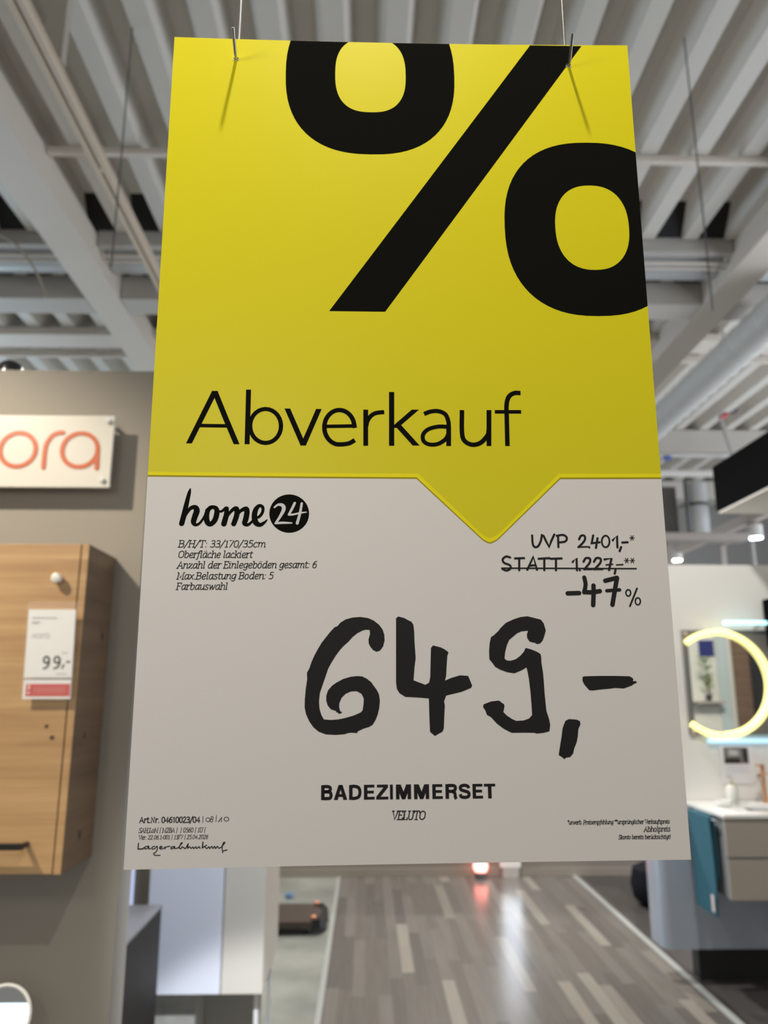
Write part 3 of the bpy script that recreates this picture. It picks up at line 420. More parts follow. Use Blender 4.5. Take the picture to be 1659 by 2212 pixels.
def beam(name, x0, x1, y0, y1, z0, z1, m=M_white_metal, bev=0.004):
    return struct(name, MB().box(x0, x1, y0, y1, z0, z1, bev), m)
beam('ceiling_beam', -2.285, -2.015, -3, 14, 4.68, 4.898)
beam('ceiling_beam', 2.75, 3.02, -3, 14, 4.68, 4.898)
M_cross = mat('cross_beam_paint', (0.50,0.465,0.42), 0.5)
for xa, xb in ((-9, -2.29), (-2.01, 2.745), (3.025, 9)):
    beam('cross_beam', xa, xb, 5.72, 5.98, 4.682, 4.89, M_cross)
    beam('cross_beam', xa, xb, 6.66, 6.94, 4.82, 4.896)
    beam('ceiling_girder', xa, xb, 5.13, 5.20, 4.80, 4.98, M_grey_paint)
    beam('ceiling_purlin', xa, xb, 4.19, 4.235, 4.855, 4.897, bev=0.004)
    beam('ceiling_purlin', xa, xb, 7.14, 7.18, 4.82, 4.895, bev=0.006)
    beam('cross_beam', xa, xb, 9.4, 9.7, 4.60, 4.89, M_cross)
    beam('cross_beam', xa, xb, 11.9, 12.2, 4.60, 4.89, M_cross)
struct('wall_far', MB().box(-9, 9, 14, 14.1, 0, 5.3), mat('far_wall', (0.36,0.345,0.33), 0.8, mottle=(0.8, 0.1)))
# low partition closing the aisle
struct('wall_back', MB().box(-1.0, 3.1, 7.3, 7.4, 0, 1.35), mat('brown_partition', (0.22,0.19,0.165), 0.6))
struct('baseboard_back', MB().box(-1.0, 3.1, 7.285, 7.3, 0, 0.07, 0.002), mat('brown_skirting', (0.27,0.235,0.20), 0.5))
# wall on the left that carries the cabinet
struct('wall_left', MB().box(-3.2, -0.545, 1.85, 1.94, 0, 2.395), M_wall_grey)
struct('trim_3', MB().box(-0.5455, -0.5435, 1.851, 1.94, 0, 2.394), M_wall_edge)
# booth wall on the right
struct('wall_right', MB().box(1.78, 4.6, 4.80, 4.90, 0.19, 2.375), M_wall_white)
struct('wall_booth', MB().box(4.45, 4.55, 1.2, 4.80, 0, 2.6), M_wall_white)  # unseen side wall, lengthened to block light from the right

# ================================================================ things under the ceiling
M_steel = mat('steel_wire', (0.55,0.54,0.52), 0.32, metal=0.9)
M_dark_steel = mat('dull_wire', (0.13,0.13,0.13), 0.7)
M_duct = mat('duct_sheet', (0.52,0.53,0.53), 0.35, metal=0.25)
# air duct across the hall
t = thing('air_duct', (0, 5.46, 4.985), 'long grey round air duct running crosswise between ceiling girder and cross beam', 'duct')
for xa, xb in ((-9, -2.30), (-2.00, 2.735), (3.035, 9)):
    PB().tube([(xa + (xb-xa)*i/8, 5.46, 4.985) for i in range(9)], 0.20, 28).done('duct_pipe', M_duct, t, smooth=True)
for x in (-6.0, -3.4, -1.2, 0.9, 3.4, 6.0):
    PB().tube([(x-0.015, 5.46, 4.985), (x+0.015, 5.46, 4.985)], 0.207, 28).done('joint_band', M_grey_paint, t, smooth=True)
for z, y in ((4.775, 5.24), (4.76, 5.29)):
    t = MB().tube([(-9, y, z), (-2.7, y, z+.004), (2.0, y, z), (9, y, z)], 0.014 if z > 4.77 else 0.011, 10).done('service_pipe', M_white_metal, smooth=True)
    tag(t, 'thin light service pipe directly below the girder, ' + ('nearer and higher one' if z > 4.77 else 'farther and lower one'), 'pipe', 'service pipes below the girder')
# spiral duct on the right
t = thing('spiral_duct', (3.0, 6.0, 4.5), 'white spiral-wound air duct hanging beside the right ceiling beam', 'duct')
pts = [(3.19, 5.1 + i*0.03, 4.47) for i in range(200)]
PB().tube(pts, [0.150 if i % 7 else 0.158 for i in range(200)], 26).done('duct_pipe', mat('spiral_duct_sheet', (0.62,0.61,0.58), 0.4, metal=0.1), t, smooth=True)
for y in (6.3, 8.6, 10.4):
    PB().box(3.185, 3.195, y, y+0.02, 4.6, 4.9).done('hanger_strap', M_grey_paint, t)
# lighting track on the left
t = thing('lighting_track', (-1.38, 3.0, 4.2), 'long beige lighting track with dark slot running below the ceiling on the left', 'lighting track')
PB().box(-1.412, -1.384, 0.8, 9.0, 4.20, 4.245, 0.003).box(-1.372, -1.345, 0.8, 9.0, 4.20, 4.245, 0.003).box(-1.412, -1.345, 0.8, 9.0, 4.235, 4.26, 0.003).done('rail', mat('beige_track', (0.70,0.585,0.46), 0.5), t)
PB().box(-1.383, -1.373, 0.8, 3.47, 4.222, 4.234).box(-1.383, -1.373, 3.50, 9.0, 4.222, 4.234).done('slot', mat('slot_dark', (0.05,0.045,0.04), 0.6), t)
PB().box(-1.384, -1.372, 3.47, 3.50, 4.20, 4.236).done('joint_piece', mat('beige_track', (0,0,0)), t)
PB().box(-1.425, -1.335, 2.83, 2.88, 4.262, 4.90, 0.003).done('ceiling_post', mat('post_paint', (0.44,0.40,0.34), 0.5), t)
PB().box(-1.40, -1.36, 7.0, 7.04, 4.262, 4.82, 0.003).done('ceiling_post', mat('post_paint', (0,0,0)), t)
# loose cable on the left
c = [(-2.95, 5.08, 4.90), (-2.80, 5.08, 4.875), (-2.68, 5.08, 4.835), (-2.55, 5.08, 4.74), (-2.44, 5.08, 4.60), (-2.37, 5.08, 4.48), (-2.33, 5.10, 4.36)]
tag(MB().tube(catmull(c, 5), 0.009, 8).done('hanging_cable', mat('cable_beige', (0.42,0.37,0.29), 0.6), smooth=True), 'beige cable drooping in front of the air duct left of the beam', 'cable')
# thin wires
for x, za, zb, lab in ((-1.215, 4.9, 3.55, 'thin grey ceiling wire hanging left of the yellow sign'), (1.632, 4.9, 3.35, 'thin grey ceiling wire hanging right of the yellow sign')):
    tag(MB().tube([(x, 3.3, za), (x+0.002, 3.3, (za+zb)/2), (x, 3.3, zb)], 0.0042, 8).done('ceiling_wire', M_dark_steel, smooth=True), lab, 'wire', 'thin wires hanging from the ceiling')
# far right: light bar, flue pipe, track with spots, sprinkler
tag(MB().tube([(2.4, 7.0, 3.615), (3.0, 7.0, 3.612), (4.6, 7.0, 3.605)], 0.034, 14).done('white_rail', mat('rail_white', (0.80,0.77,0.74), 0.35), smooth=True), 'bright white horizontal rail between the sign edge and the black fascia', 'rail')
t = thing('vent_pipe', (3.2, 7.2, 0), 'short grey vertical vent pipe with dark joint ring left of the black fascia', 'pipe')
PB().lathe([(0.105, 3.06), (0.105, 3.56)], (3.2, 7.2, 0), n=24).done('pipe', M_duct, t, smooth=True)
PB().lathe([(0.112, 3.33), (0.112, 3.36)], (3.2, 7.2, 0), n=24).done('joint_ring', mat('ring_dark', (0.10,0.10,0.095), 0.6), t, smooth=True)
PB().box(3.06, 3.085, 7.1, 7.14, 3.06, 3.56).done('wall_bracket', mat('ring_dark', (0,0,0)), t)
PB().box(2.55, 3.64, 7.1, 7.28, 2.985, 3.06, 0.01).done('support_beam', mat('pale_shelf', (0.36,0.315,0.285), 0.5), t)
for x in (2.96, 3.50): PB().box(x, x+.05, 7.42, 7.47, 0, 2.985).box(x, x+.05, 7.27, 7.47, 2.985, 3.03).done('support_post', mat('pale_shelf', (0,0,0)), t)
PB().box(2.2, 3.05, 7.3, 7.33, 3.07, 3.56, 0.003).done('cover_sheet', mat('cover_grey', (0.13,0.125,0.118), 0.6), t)
t = thing('spot_track', (3.73, 8.0, 3.13), 'beige track rail with two lit spotlights above the white booth wall', 'lighting track')
PB().box(3.68, 3.78, 5.2, 12.0, 3.18, 3.28, 0.01).done('rail', mat('track_far', (0.50,0.43,0.38), 0.5), t)
for y in (6.0, 9.4, 11.6):
    PB().box(3.72, 3.74, y, y+0.02, 3.28, 4.9).done('drop_rod', M_grey_paint, t)
def spot_head(t, loc, col, es, r=0.075):
    x, y, z = loc
    h = PB().lathe([(0.3*r, 0.10), (r, 0.07), (r, -0.05), (0.9*r, -0.05)], (x, y, z), n=18).done('spotlight', mat('spot_body', (0.62,0.60,0.58), 0.4), t, smooth=True)
    o = SUB().lathe([(0.88*r, -0.052), (0.88*r, -0.06)], (x, y, z), n=18).done('lit_lens', mat('lens_%d' % int(col[2]*100), col, 0.4, emit=col, es=es), h)
spot_head(t, (3.69, 9.0, 3.16), (1.0, 0.90, 0.62), 14)
spot_head(t, (3.74, 7.2, 3.08), (0.75, 0.83, 1.0), 11)
t = thing('sprinkler_head', (4.3, 8.8, 5.0), 'small red sprinkler fitting under the dark ceiling ribs at right', 'sprinkler')
PB().tube([(4.38, 8.8, 5.0), (4.38, 8.8, 4.87), (4.30, 8.8, 4.84)], 0.03, 10).done('red_fitting', mat('red_paint', (0.42,0.07,0.07), 0.45), t, smooth=True)
PB().tube([(4.30, 8.8, 4.84), (4.40, 8.8, 4.4), (4.52, 8.8, 3.9), (4.54, 8.8, 2.2)], 0.022, 10).done('drop_pipe', mat('rod_grey', (0.40,0.38,0.36), 0.5), t, smooth=True)
PB().box(4.40, 4.52, 8.75, 8.85, 4.90, 4.95, 0.01).done('clamp', mat('ring_dark', (0,0,0)), t)
tag(MB().box(3.66, 3.73, 8.95, 9.05, 4.36, 4.40, 0.008).done('pipe_clip', mat('blue_plastic', (0.06,0.12,0.42), 0.4)), 'tiny blue clip on the pipe bundle beside the sign edge', 'clip')
tag(MB().tube([(3.4, 9.0, 4.42), (4.4, 9.0, 4.43), (6.4, 9.0, 4.42)], 0.03, 10).done('pipe_bundle', M_grey_paint, smooth=True), 'grey horizontal pipe under the dark ribs, carrying a tiny blue clip', 'pipe')

# black fascia over the bathroom booth
t = thing('black_fascia', (2.7, 3.6, 2.69), 'large matt black hanging fascia with pale underside at the right', 'fascia')
PB().box(2.212, 3.6, 2.2, 4.70, 2.70, 2.995, 0.004).done('fascia_panel', mat('matt_black', (0.003,0.003,0.0033), 0.9, spec=0.03), t)
PB().box(2.222, 3.59, 2.21, 4.69, 2.686, 2.702, 0.002).done('soffit', mat('soffit_white', (0.74,0.70,0.64), 0.6), t)
for x, y in ((3.4, 4.55), (3.4, 2.6)):
    PB().tube([(x, y, 2.99), (x-0.01, y, 3.9), (x, y, 4.9)], 0.012, 8).done('hanging_rod', mat('rod_grey', (0.40,0.38,0.36), 0.5), t, smooth=True)

# ================================================================ left: wall with sign and cabinet
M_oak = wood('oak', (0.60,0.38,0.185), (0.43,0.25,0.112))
M_oak_shade = wood('oak_shaded', (0.22,0.135,0.078), (0.14,0.083,0.047))  # oak with the shade of the cabinet side put into its colour
t = thing('wall_sign', (-0.95, 1.80, 2.165), 'white acrylic wall sign with orange lettering above the oak cabinet', 'sign')
PB().box(-1.17, -0.621, 1.800, 1.808, 2.073, 2.256, 0.002).done('panel', mat('cream_acrylic', (0.74,0.70,0.62), 0.28), t)
mb = PB(); y = 1.7985
Pl = lambda a, b: (a, y, b)
Pl2 = lambda a, b: (a, y - 0.0003, b)
ring = lambda cx, cz, r: [(cx+r*math.cos(2*math.pi*k/40), cz+r*math.sin(2*math.pi*k/40), 0.0108) for k in range(41)]
ribbon(mb, ring(-0.8475, 2.167, 0.0425), Pl, 'n'); ribbon(mb, ring(-0.6985, 2.167, 0.0428), Pl, 'n')
ribbon(mb, catmull([(-0.782, 2.122, .0105), (-0.7825, 2.165, .0105), (-0.779, 2.185, .0105), (-0.768, 2.203, .0105), (-0.755, 2.210, .0105), (-0.743, 2.211, .0105)], 5), Pl)
ribbon(mb, [(-0.6560, 2.175, .0108), (-0.6555, 2.150, .0108), (-0.6545, 2.1215, .0108)], Pl2)
ribbon(mb, [(-0.995, 2.124, .0105), (-0.910, 2.211, .0105)], Pl); ribbon(mb, [(-0.995, 2.211, .0105), (-0.910, 2.124, .0105)], Pl2)
mb.done('lettering', mat('orange_lettering', (0.58,0.115,0.03), 0.4), t, label='orange lettering')
for x, z in ((-0.636, 2.2425), (-0.640, 2.093), (-1.155, 2.2425), (-1.155, 2.093)):
    PB().lathe([(0.0065, 1.792), (0.0065, 1.797), (0.0055, 1.800), (0.0055, 1.85)], (x, 0, z), 'Y', 16).done('standoff', mat('satin_cap', (0.78,0.77,0.74), 0.3), t, smooth=True)

t = thing('wall_cabinet', (-0.81, 1.67, 1.24), 'oak hanging wall cabinet with black bar handle on taupe wall', 'cabinet')
PB().box(-0.6235, -0.609, 1.672, 1.849, 1.241, 1.911, 0.001).box(-1.01, -0.995, 1.672, 1.849, 1.241, 1.911).box(-0.995, -0.6235, 1.69, 1.849, 1.241, 1.256).box(-0.995, -0.6235, 1.69, 1.849, 1.896, 1.911).box(-0.995, -0.6235, 1.83, 1.849, 1.256, 1.896).done('carcass', M_oak_shade, t)
PB().box(-0.6235, -0.609, 1.670, 1.6725, 1.241, 1.911).done('edge_band', M_oak, t)
d = PB().box(-1.0095, -0.6265, 1.670, 1.6885, 1.2415, 1.9105, 0.0008).done('door', M_oak, t)
SUB().box(-0.80, -0.676, 1.635, 1.645, 1.2925, 1.3045, 0.001).box(-0.684, -0.676, 1.64, 1.67, 1.294, 1.303, 0.001).box(-0.80, -0.792, 1.64, 1.67, 1.294, 1.303, 0.001).done('handle', mat('black_metal', (0.012,0.012,0.012), 0.4), d, label='black bar handle')
M_knot = mat('knot_brown', (0.11,0.055,0.03), 0.6)
for x, z, r in ((-0.664, 1.526, .0042), (-0.6505, 1.5035, .0048), (-0.79, 1.44, .006), (-0.85, 1.66, .005)):
    mb = SUB(); mb.face([(x + r*math.cos(k*.5236)*(1.15 if k % 2 else .95), 1.6696, z + r*math.sin(k*.5236)) for k in range(12)])
    mb.done('knot', M_knot, d)
for yy, z, r in ((1.74, 1.505, .005), (1.76, 1.30, .007), (1.80, 1.72, .006)):
    mb = PB(); mb.face([(-0.6086, yy + r*math.cos(k*.5236), z + r*1.5*math.sin(k*.5236)) for k in range(12)])
    mb.done('knot', mat('knot_shaded', (0.06,0.03,0.02), 0.6), t)  # knots darkened along with the shaded side
# white knob above the tag
tag(MB().lathe([(0.004, 1.648), (0.0095, 1.650), (0.0118, 1.656), (0.0105, 1.664), (0.006, 1.670)], (-0.668, 0, 1.834), 'Y', 20).done('hook_knob', mat('white_plastic', (0.82,0.80,0.74), 0.3), smooth=True), 'round white plastic knob on the oak door above the price tag', 'knob')
# price tag
t = thing('price_tag', (-0.666, 1.655, 1.58), 'small white price tag with red strip in clear sleeve on the oak cabinet', 'price tag')
def lean(x, z): return x + (z-1.68)*-0.028
YT = 1.655
def tagbox(x0, x1, z0, z1, y0, y1):
    return PB().prism([(x0, z0), (x1, z0), (x1, z1), (x0, z1)], lambda a, b: (lean(a, b)+0.0, y0, b), lambda a, b: (lean(a, b), y1, b))
tagbox(-0.7165, -0.6175, 1.6245, 1.7665, 1.6552, 1.6560).done('paper_card', mat('tag_paper', (0.86,0.85,0.83), 0.5), t)
tagbox(-0.7160, -0.6180, 1.5815, 1.6215, 1.6552, 1.6560).done('lower_card', mat('tag_paper', (0,0,0)), t)
tagbox(-0.7195, -0.6125, 1.5785, 1.7835, 1.6540, 1.6545).done('clear_sleeve', mat('clear_film', (1,1,1), 0.12, alpha=0.05, spec=0.3), t)
tagbox(-0.7155, -0.6165, 1.6205, 1.6225, 1.6548, 1.6560).done('card_rail', mat('grey_line', (0.42,0.40,0.37), 0.5), t)
tagbox(-0.7105, -0.6195, 1.5865, 1.6120, 1.6549, 1.6551).done('red_strip', mat('tag_red', (0.60,0.04,0.03), 0.5), t, label='red advertising strip')
mb = PB(); Pt = lambda a, b: (lean(a, b), 1.6547, b)
def digit9(cx):
    ribbon(mb, [(cx+.0056*math.cos(k*math.pi/10), 1.6612+.0065*math.sin(k*math.pi/10), .0042) for k in range(21)], Pt, 'n')
    ribbon(mb, catmull([(cx+.0057, 1.661, .0042), (cx+.0052, 1.652, .0042), (cx+.001, 1.6455, .004), (cx-.0050, 1.6435, .0038)], 5), Pt)
digit9(-0.6720); digit9(-0.6500)
ribbon(mb, [(-0.6355, 1.651, .0035), (-0.6385, 1.6435, .003)], Pt); ribbon(mb, [(-0.6305, 1.657, .004), (-0.6225, 1.6575, .004)], Pt, 'f')
mb.done('price_figures', mat('figure_grey', (0.045,0.045,0.042), 0.5), t)
for x0, x1, z, w in ((-0.7075, -0.6555, 1.7485, .0022), (-0.708, -0.690, 1.7400, .0016), (-0.7085, -0.692, 1.7370, .0014), (-0.642, -0.628, 1.6755, .0016), (-0.650, -0.627, 1.6320, .0016)):
    mb = PB(); ribbon(mb, [(x0 + (x1-x0)*k/8, z, w*(1 if k % 2 else .7)) for k in range(9)], Pt, 'f')
    mb.done('print_line', mat('print_grey', (0.30,0.30,0.285), 0.5), t)
mb = PB()
ring2 = lambda cx, cz, r: [(cx+r*math.cos(2*math.pi*k/20), cz+r*math.sin(2*math.pi*k/20), .0009) for k in range(21)]
ribbon(mb, [(-0.706, 1.7065, .0009), (-0.697, 1.7155, .0009)], Pt); ribbon(mb, [(-0.706, 1.7155, .0009), (-0.697, 1.7065, .0009)], Pt)
ribbon(mb, ring2(-0.6915, 1.711, .0044), Pt, 'n'); ribbon(mb, catmull([(-0.6845, 1.7065, .0009), (-0.6845, 1.712, .0009), (-0.6805, 1.7155, .0009)], 4), Pt)
ribbon(mb, ring2(-0.6745, 1.711, .0044), Pt, 'n'); ribbon(mb, [(-0.6700, 1.712, .0009), (-0.6700, 1.7065, .0009)], Pt)
mb.done('maker_lettering', mat('print_pale', (0.36,0.36,0.33), 0.5), t)
mb = PB()
ribbon(mb, [(-0.7045, 1.6108, .0042), (-0.7045, 1.600, .003)], Pt, 'f')
mb.face([Pt(-0.7045+.0026*math.cos(k*.5236), 1.5938+.0026*math.sin(k*.5236)) for k in range(12)])
for z, w in ((1.6045, .0006), (1.5990, .0009), (1.5935, .0005)):
    ribbon(mb, [(-0.694 + .0645*k/12, z, w*(.6 if k % 2 else 1)) for k in range(13)], Pt, 'f')
mb.done('strip_lettering', mat('strip_white', (0.84,0.60,0.56), 0.5), t)

# round cosmetic mirror at the lower left
t = thing('cosmetic_mirror', (-0.737, 1.76, 0.952), 'round white-rimmed mirror on the taupe wall at the lower left corner', 'mirror')
def tilt(p):
    q = Vector(p) - Vector((-0.737, 1.76, 0.952)); a = math.radians(-24)
    return Vector((q.x, q.y*math.cos(a)-q.z*math.sin(a), q.y*math.sin(a)+q.z*math.cos(a))) + Vector((-0.737, 1.76, 0.952))
mb = PB().tube([tilt((-0.737+.0585*math.cos(2*math.pi*k/48), 1.758, 0.952+.0585*math.sin(2*math.pi*k/48))) for k in range(48)], 0.0036, 10, closed=True)
mb.done('rim', mat('white_rim', (0.84,0.82,0.78), 0.35), t, smooth=True)
mb = PB(); mb.face([tilt((-0.737+.0570*math.cos(2*math.pi*k/48), 1.7575, 0.952+.0570*math.sin(2*math.pi*k/48))) for k in range(48)])
mb.done('glass', mat('mirror_glass', (0.92,0.94,0.94), 0.015, metal=1.0), t)
mb = PB(); mb.face([tilt((-0.737+.0575*math.cos(-2*math.pi*k/48), 1.762, 0.952+.0575*math.sin(-2*math.pi*k/48))) for k in range(48)])
mb.done('back_plate', mat('white_rim', (0,0,0)), t)
PB().tube([(-0.737, 1.766, 0.952), (-0.737, 1.80, 0.945), (-0.737, 1.85, 0.945)], 0.006, 10).done('wall_arm', mat('chrome', (0.8,0.8,0.79), 0.12, metal=1.0), t, smooth=True)

t = thing('dome_lamp', (-0.93, 1.895, 2.395), 'small black dome lamp on top of the taupe wall at the left picture edge', 'lamp')
PB().lathe([(0.034, 2.395), (0.034, 2.404), (0.030, 2.407)], (-0.935, 1.895, 0), n=20).done('base', mat('chrome', (0.8,0.8,0.79), 0.12, metal=1.0), t, smooth=True)
PB().lathe([(0.032, 2.407), (0.031, 2.418), (0.025, 2.430), (0.014, 2.437), (0.004, 2.439)], (-0.935, 1.895, 0), n=24).done('dome', mat('dome_black', (0.015,0.015,0.017), 0.25), t, smooth=True)
t = thing('tube_lamp', (-2.2, -1.5, 2.7), 'cool white tube lamp seen only as a reflection in the small round mirror', 'lamp')
PB().tube([(-3.2, -1.5, 2.70), (-2.2, -1.5, 2.70), (-1.2, -1.5, 2.70)], 0.05, 14).done('tube', mat('tube_white', (0.8,0.95,1.0), 0.4, emit=(0.75,0.95,1.0), es=3), t, smooth=True)
for x in (-3.0, -1.4): PB().tube([(x, -1.5, 2.74), (x, -1.5, 3.8), (x, -1.5, 4.9)], 0.006, 8).done('drop_wire', M_steel, t)
# ================================================================ left: floor display behind the wall
M_anth = mat('anthracite', (0.012,0.0115,0.012), 0.5, spec=0.2)
t = thing('dark_cabinet', (-0.95, 2.55, 0), 'anthracite low cabinet with grey top just behind the taupe wall end', 'cabinet')
PB().box(-1.30, -0.665, 2.372, 2.75, 0.06, 0.905, 0.002).done('body', M_anth, t)
PB().box(-1.30, -0.664, 2.370, 2.752, 0.9055, 0.916, 0.002).done('top_board', mat('grey_top', (0.13,0.13,0.14), 0.3), t)
PB().box(-1.27, -0.70, 2.40, 2.72, 0, 0.058).done('plinth', M_anth, t)
t = thing('white_cabinet', (-0.57, 3.35, 0), 'tall glossy white bathroom cabinet behind the dark cabinet', 'cabinet')
M_gloss = mat('gloss_white', (0.74,0.78,0.88), 0.12, coat=0.4)  # bluish reflection tinted into the white base colour
M_cream = mat('cream_lacquer', (0.66,0.63,0.57), 0.25)
PB().box(-0.80, -0.372, 3.122, 3.60, 0.532, 1.46, 0.002).done('body', M_cream, t)
PB().box(-0.80, -0.5255, 3.10, 3.12, 0.53, 1.46, 0.003).done('door', M_gloss, t, label='glossy white door')
PB().box(-0.522, -0.372, 3.10, 3.12, 0.53, 1.46, 0.003).done('door', M_cream, t, label='cream narrow door')
PB().box(-0.408, -0.392, 3.16, 3.176, 0, 0.53, 0.002).done('leg', mat('white_leg', (0.72,0.73,0.72), 0.4), t)
PB().box(-0.408, -0.392, 3.56, 3.576, 0, 0.53, 0.002).done('leg', mat('white_leg', (0,0,0)), t)
PB().box(-0.80, -0.625, 3.18, 3.58, 0.0, 0.53).done('base_panel', mat('streaked_stone', (0.36,0.36,0.34), 0.3, mottle=(14, 0.45)), t)
PB().box(-0.623, -0.41, 3.36, 3.40, 0.05, 0.53).done('back_panel', mat('grey_back', (0.27,0.26,0.24), 0.5), t)
t = thing('display_panel', (-1.1, 3.75, 0), 'grey-beige upright display panel with cool light strip behind the dark cabinet', 'panel')
PB().box(-1.8, -0.80, 3.70, 3.78, 0, 1.5, 0.002).done('board', mat('streaked_board', (0.36,0.34,0.30), 0.5, mottle=(6, 0.3)), t)
PB().box(-1.058, -1.022, 3.69, 3.70, 0.55, 1.45, 0.002).done('light_strip', mat('cool_strip', (0.6,0.7,1.0), 0.4, emit=(0.60,0.68,1.0), es=0.75), t)

t = thing('bath_step', (-0.45, 5.85, 0), 'low dark brown bath step with rounded black end on pale floor', 'step')
top = [(-0.95, 5.64), (-0.36, 5.64), (-0.305, 5.66), (-0.27, 5.72), (-0.26, 5.82), (-0.275, 5.95), (-0.31, 6.05), (-0.38, 6.10), (-0.95, 6.10)]
PB().prism(top, lambda a, b: (a, b, 0.045), lambda a, b: (a, b, 0.085)).done('tread', mat('dark_brown', (0.05,0.035,0.028), 0.4), t)
end = [(-0.36, 5.638), (-0.305, 5.655), (-0.265, 5.715), (-0.254, 5.82), (-0.268, 5.955), (-0.305, 6.06), (-0.36, 6.105), (-0.345, 6.06), (-0.305, 5.95), (-0.30, 5.82), (-0.31, 5.74), (-0.345, 5.69)]
PB().prism(end, lambda a, b: (a, b, 0.040), lambda a, b: (a, b, 0.098)).done('end_rim', mat('rim_black', (0.008,0.008,0.009), 0.35), t)
for x, y in ((-0.40, 5.70), (-0.40, 6.02), (-0.9, 5.70), (-0.9, 6.02)):
    PB().lathe([(0.018, 0), (0.022, 0.02), (0.018, 0.045)], (x, y, 0), n=14).done('foot', mat('rim_black', (0,0,0)), t)
for x, y in ((-0.352, 5.70), (-0.352, 6.06)):
    PB().lathe([(0.010, 0.085), (0.020, 0.093), (0.020, 0.104), (0.008, 0.112)], (x, y, 0), n=14).done('orange_stud', mat('orange_plastic', (0.60,0.22,0.10), 0.4), t, smooth=True)
tag(MB().lathe([(0.03, 0), (0.04, 0.012), (0.036, 0.03), (0.012, 0.035)], (-0.60, 6.62, 0), n=18).done('small_bowl', mat('steel_blue', (0.12,0.22,0.36), 0.2), smooth=True), 'small blue bowl on the pale floor behind the bath step', 'bowl')
# glow at the end of the aisle
t = thing('floor_lamp', (1.00, 7.20, 0), 'small red lamp glowing on the floor at the end of the aisle', 'lamp')
PB().lathe([(0.05, 0), (0.05, 0.05), (0.03, 0.06)], (1.0, 7.20, 0), n=18).done('base', mat('ring_dark', (0,0,0)), t, smooth=True)
PB().lathe([(0.05, 0.06), (0.065, 0.10), (0.05, 0.15), (0.02, 0.17)], (1.0, 7.20, 0), n=18).done('red_glass', mat('red_glow', (0.9,0.2,0.15), 0.4, emit=(1.0,0.28,0.24), es=5), t, smooth=True)
t = thing('light_box', (1.27, 7.26, 0), 'upright white light box against the brown partition at the aisle end', 'light box')
PB().box(1.18, 1.36, 7.235, 7.285, 0.08, 1.1, 0.004).done('housing', M_wall_white, t)
PB().box(1.19, 1.35, 7.228, 7.236, 0.18, 1.08, 0.001).done('lit_front', mat('cool_front', (0.8,0.88,1.0), 0.4, emit=(0.8,0.88,1.0), es=3.0), t)
PB().box(1.20, 1.34, 7.235, 7.285, 0.0, 0.08).done('foot', M_grey_paint, t)

# ================================================================ right: bathroom booth
M_glossgrey = mat('gloss_grey', (0.37,0.42,0.50), 0.16, coat=0.6)
t = thing('grey_panel', (2.5, 4.75, 0), 'glossy blue-grey lower wall panel with rounded end under the vanity', 'panel')
out = [(1.672 + .05 - .05*math.cos(a*math.pi/16), 4.76 - .05*math.sin(a*math.pi/16)) for a in range(9)]
out += [(4.44, 4.71), (4.44, 4.798), (1.775, 4.798), (1.775, 4.90), (1.672, 4.90)]
PB().prism(out, lambda a, b: (a, b, 0.182), lambda a, b: (a, b, 0.92)).done('front', M_glossgrey, t, smooth=True)
PB().box(1.90, 4.44, 4.80, 4.895, 0, 0.182).done('plinth', mat('plinth_shade', (0.01,0.01,0.011), 0.6), t)  # plinth blackened to stand in for the shadow gap under the panel
tag(MB().lathe([(0.10, 0.0), (0.16, 0.05), (0.18, 0.15), (0.16, 0.26), (0.08, 0.30)], (2.22, 6.35, 0), n=28).done('pouf', mat('navy_fabric', (0.012,0.013,0.018), 0.9, spec=0.1), smooth=True), 'dark round pouf on the slate floor left of the grey panel', 'pouf')

t = thing('vanity_unit', (2.4, 4.5, 0.53), 'white-topped vanity unit with two beige drawers under the ring mirror', 'vanity')
M_van = mat('vanity_beige', (0.40,0.36,0.31), 0.4)
M_top = mat('ceramic_white', (0.86,0.86,0.86), 0.12)
PB().box(1.905, 3.1, 4.315, 4.705, 0.535, 0.936, 0.002).done('body', mat('vanity_side', (0.27,0.29,0.31), 0.25), t)
for z0, z1 in ((0.533, 0.731), (0.742, 0.934)):
    d = PB().box(1.898, 3.1, 4.297, 4.314, z0, z1, 0.002).done('drawer', M_van, t)
    SUB().box(2.20, 2.95, 4.285, 4.297, z1-0.022, z1-0.006, 0.002).done('grip_strip', mat('grip_brown', (0.12,0.10,0.085), 0.5), d)
b = PB()
b.box(1.89, 3.11, 4.28, 4.42, 0.936, 0.956, 0.003).box(1.89, 3.11, 4.66, 4.795, 0.936, 0.956, 0.003).box(1.89, 2.10, 4.42, 4.66, 0.936, 0.956).box(2.75, 3.11, 4.42, 4.66, 0.936, 0.956)
b.done('counter_top', M_top, t)
rimp = [(2.10 + .325 + .325*math.cos(k*math.pi/16)*1.0, 4.54 + .125*math.sin(k*math.pi/16)) for k in range(32)]
b = PB()
for lev in range(3):
    pass
outer = [(p[0], p[1]) for p in rimp]
A = [b.bm.verts.new((x, y, 0.957)) for x, y in outer]
B2 = [b.bm.verts.new((2.425+(x-2.425)*.93, 4.54+(y-4.54)*.88, 0.955)) for x, y in outer]
Cc = [b.bm.verts.new((2.425+(x-2.425)*.72, 4.54+(y-4.54)*.66, 0.895)) for x, y in outer]
for k in range(32):
    j = (k+1) % 32
    b.bm.faces.new((A[k], A[j], B2[j], B2[k])); b.bm.faces.new((B2[k], B2[j], Cc[j], Cc[k]))
b.bm.faces.new(Cc)
b.done('basin', M_top, t, smooth=True, fix=False)

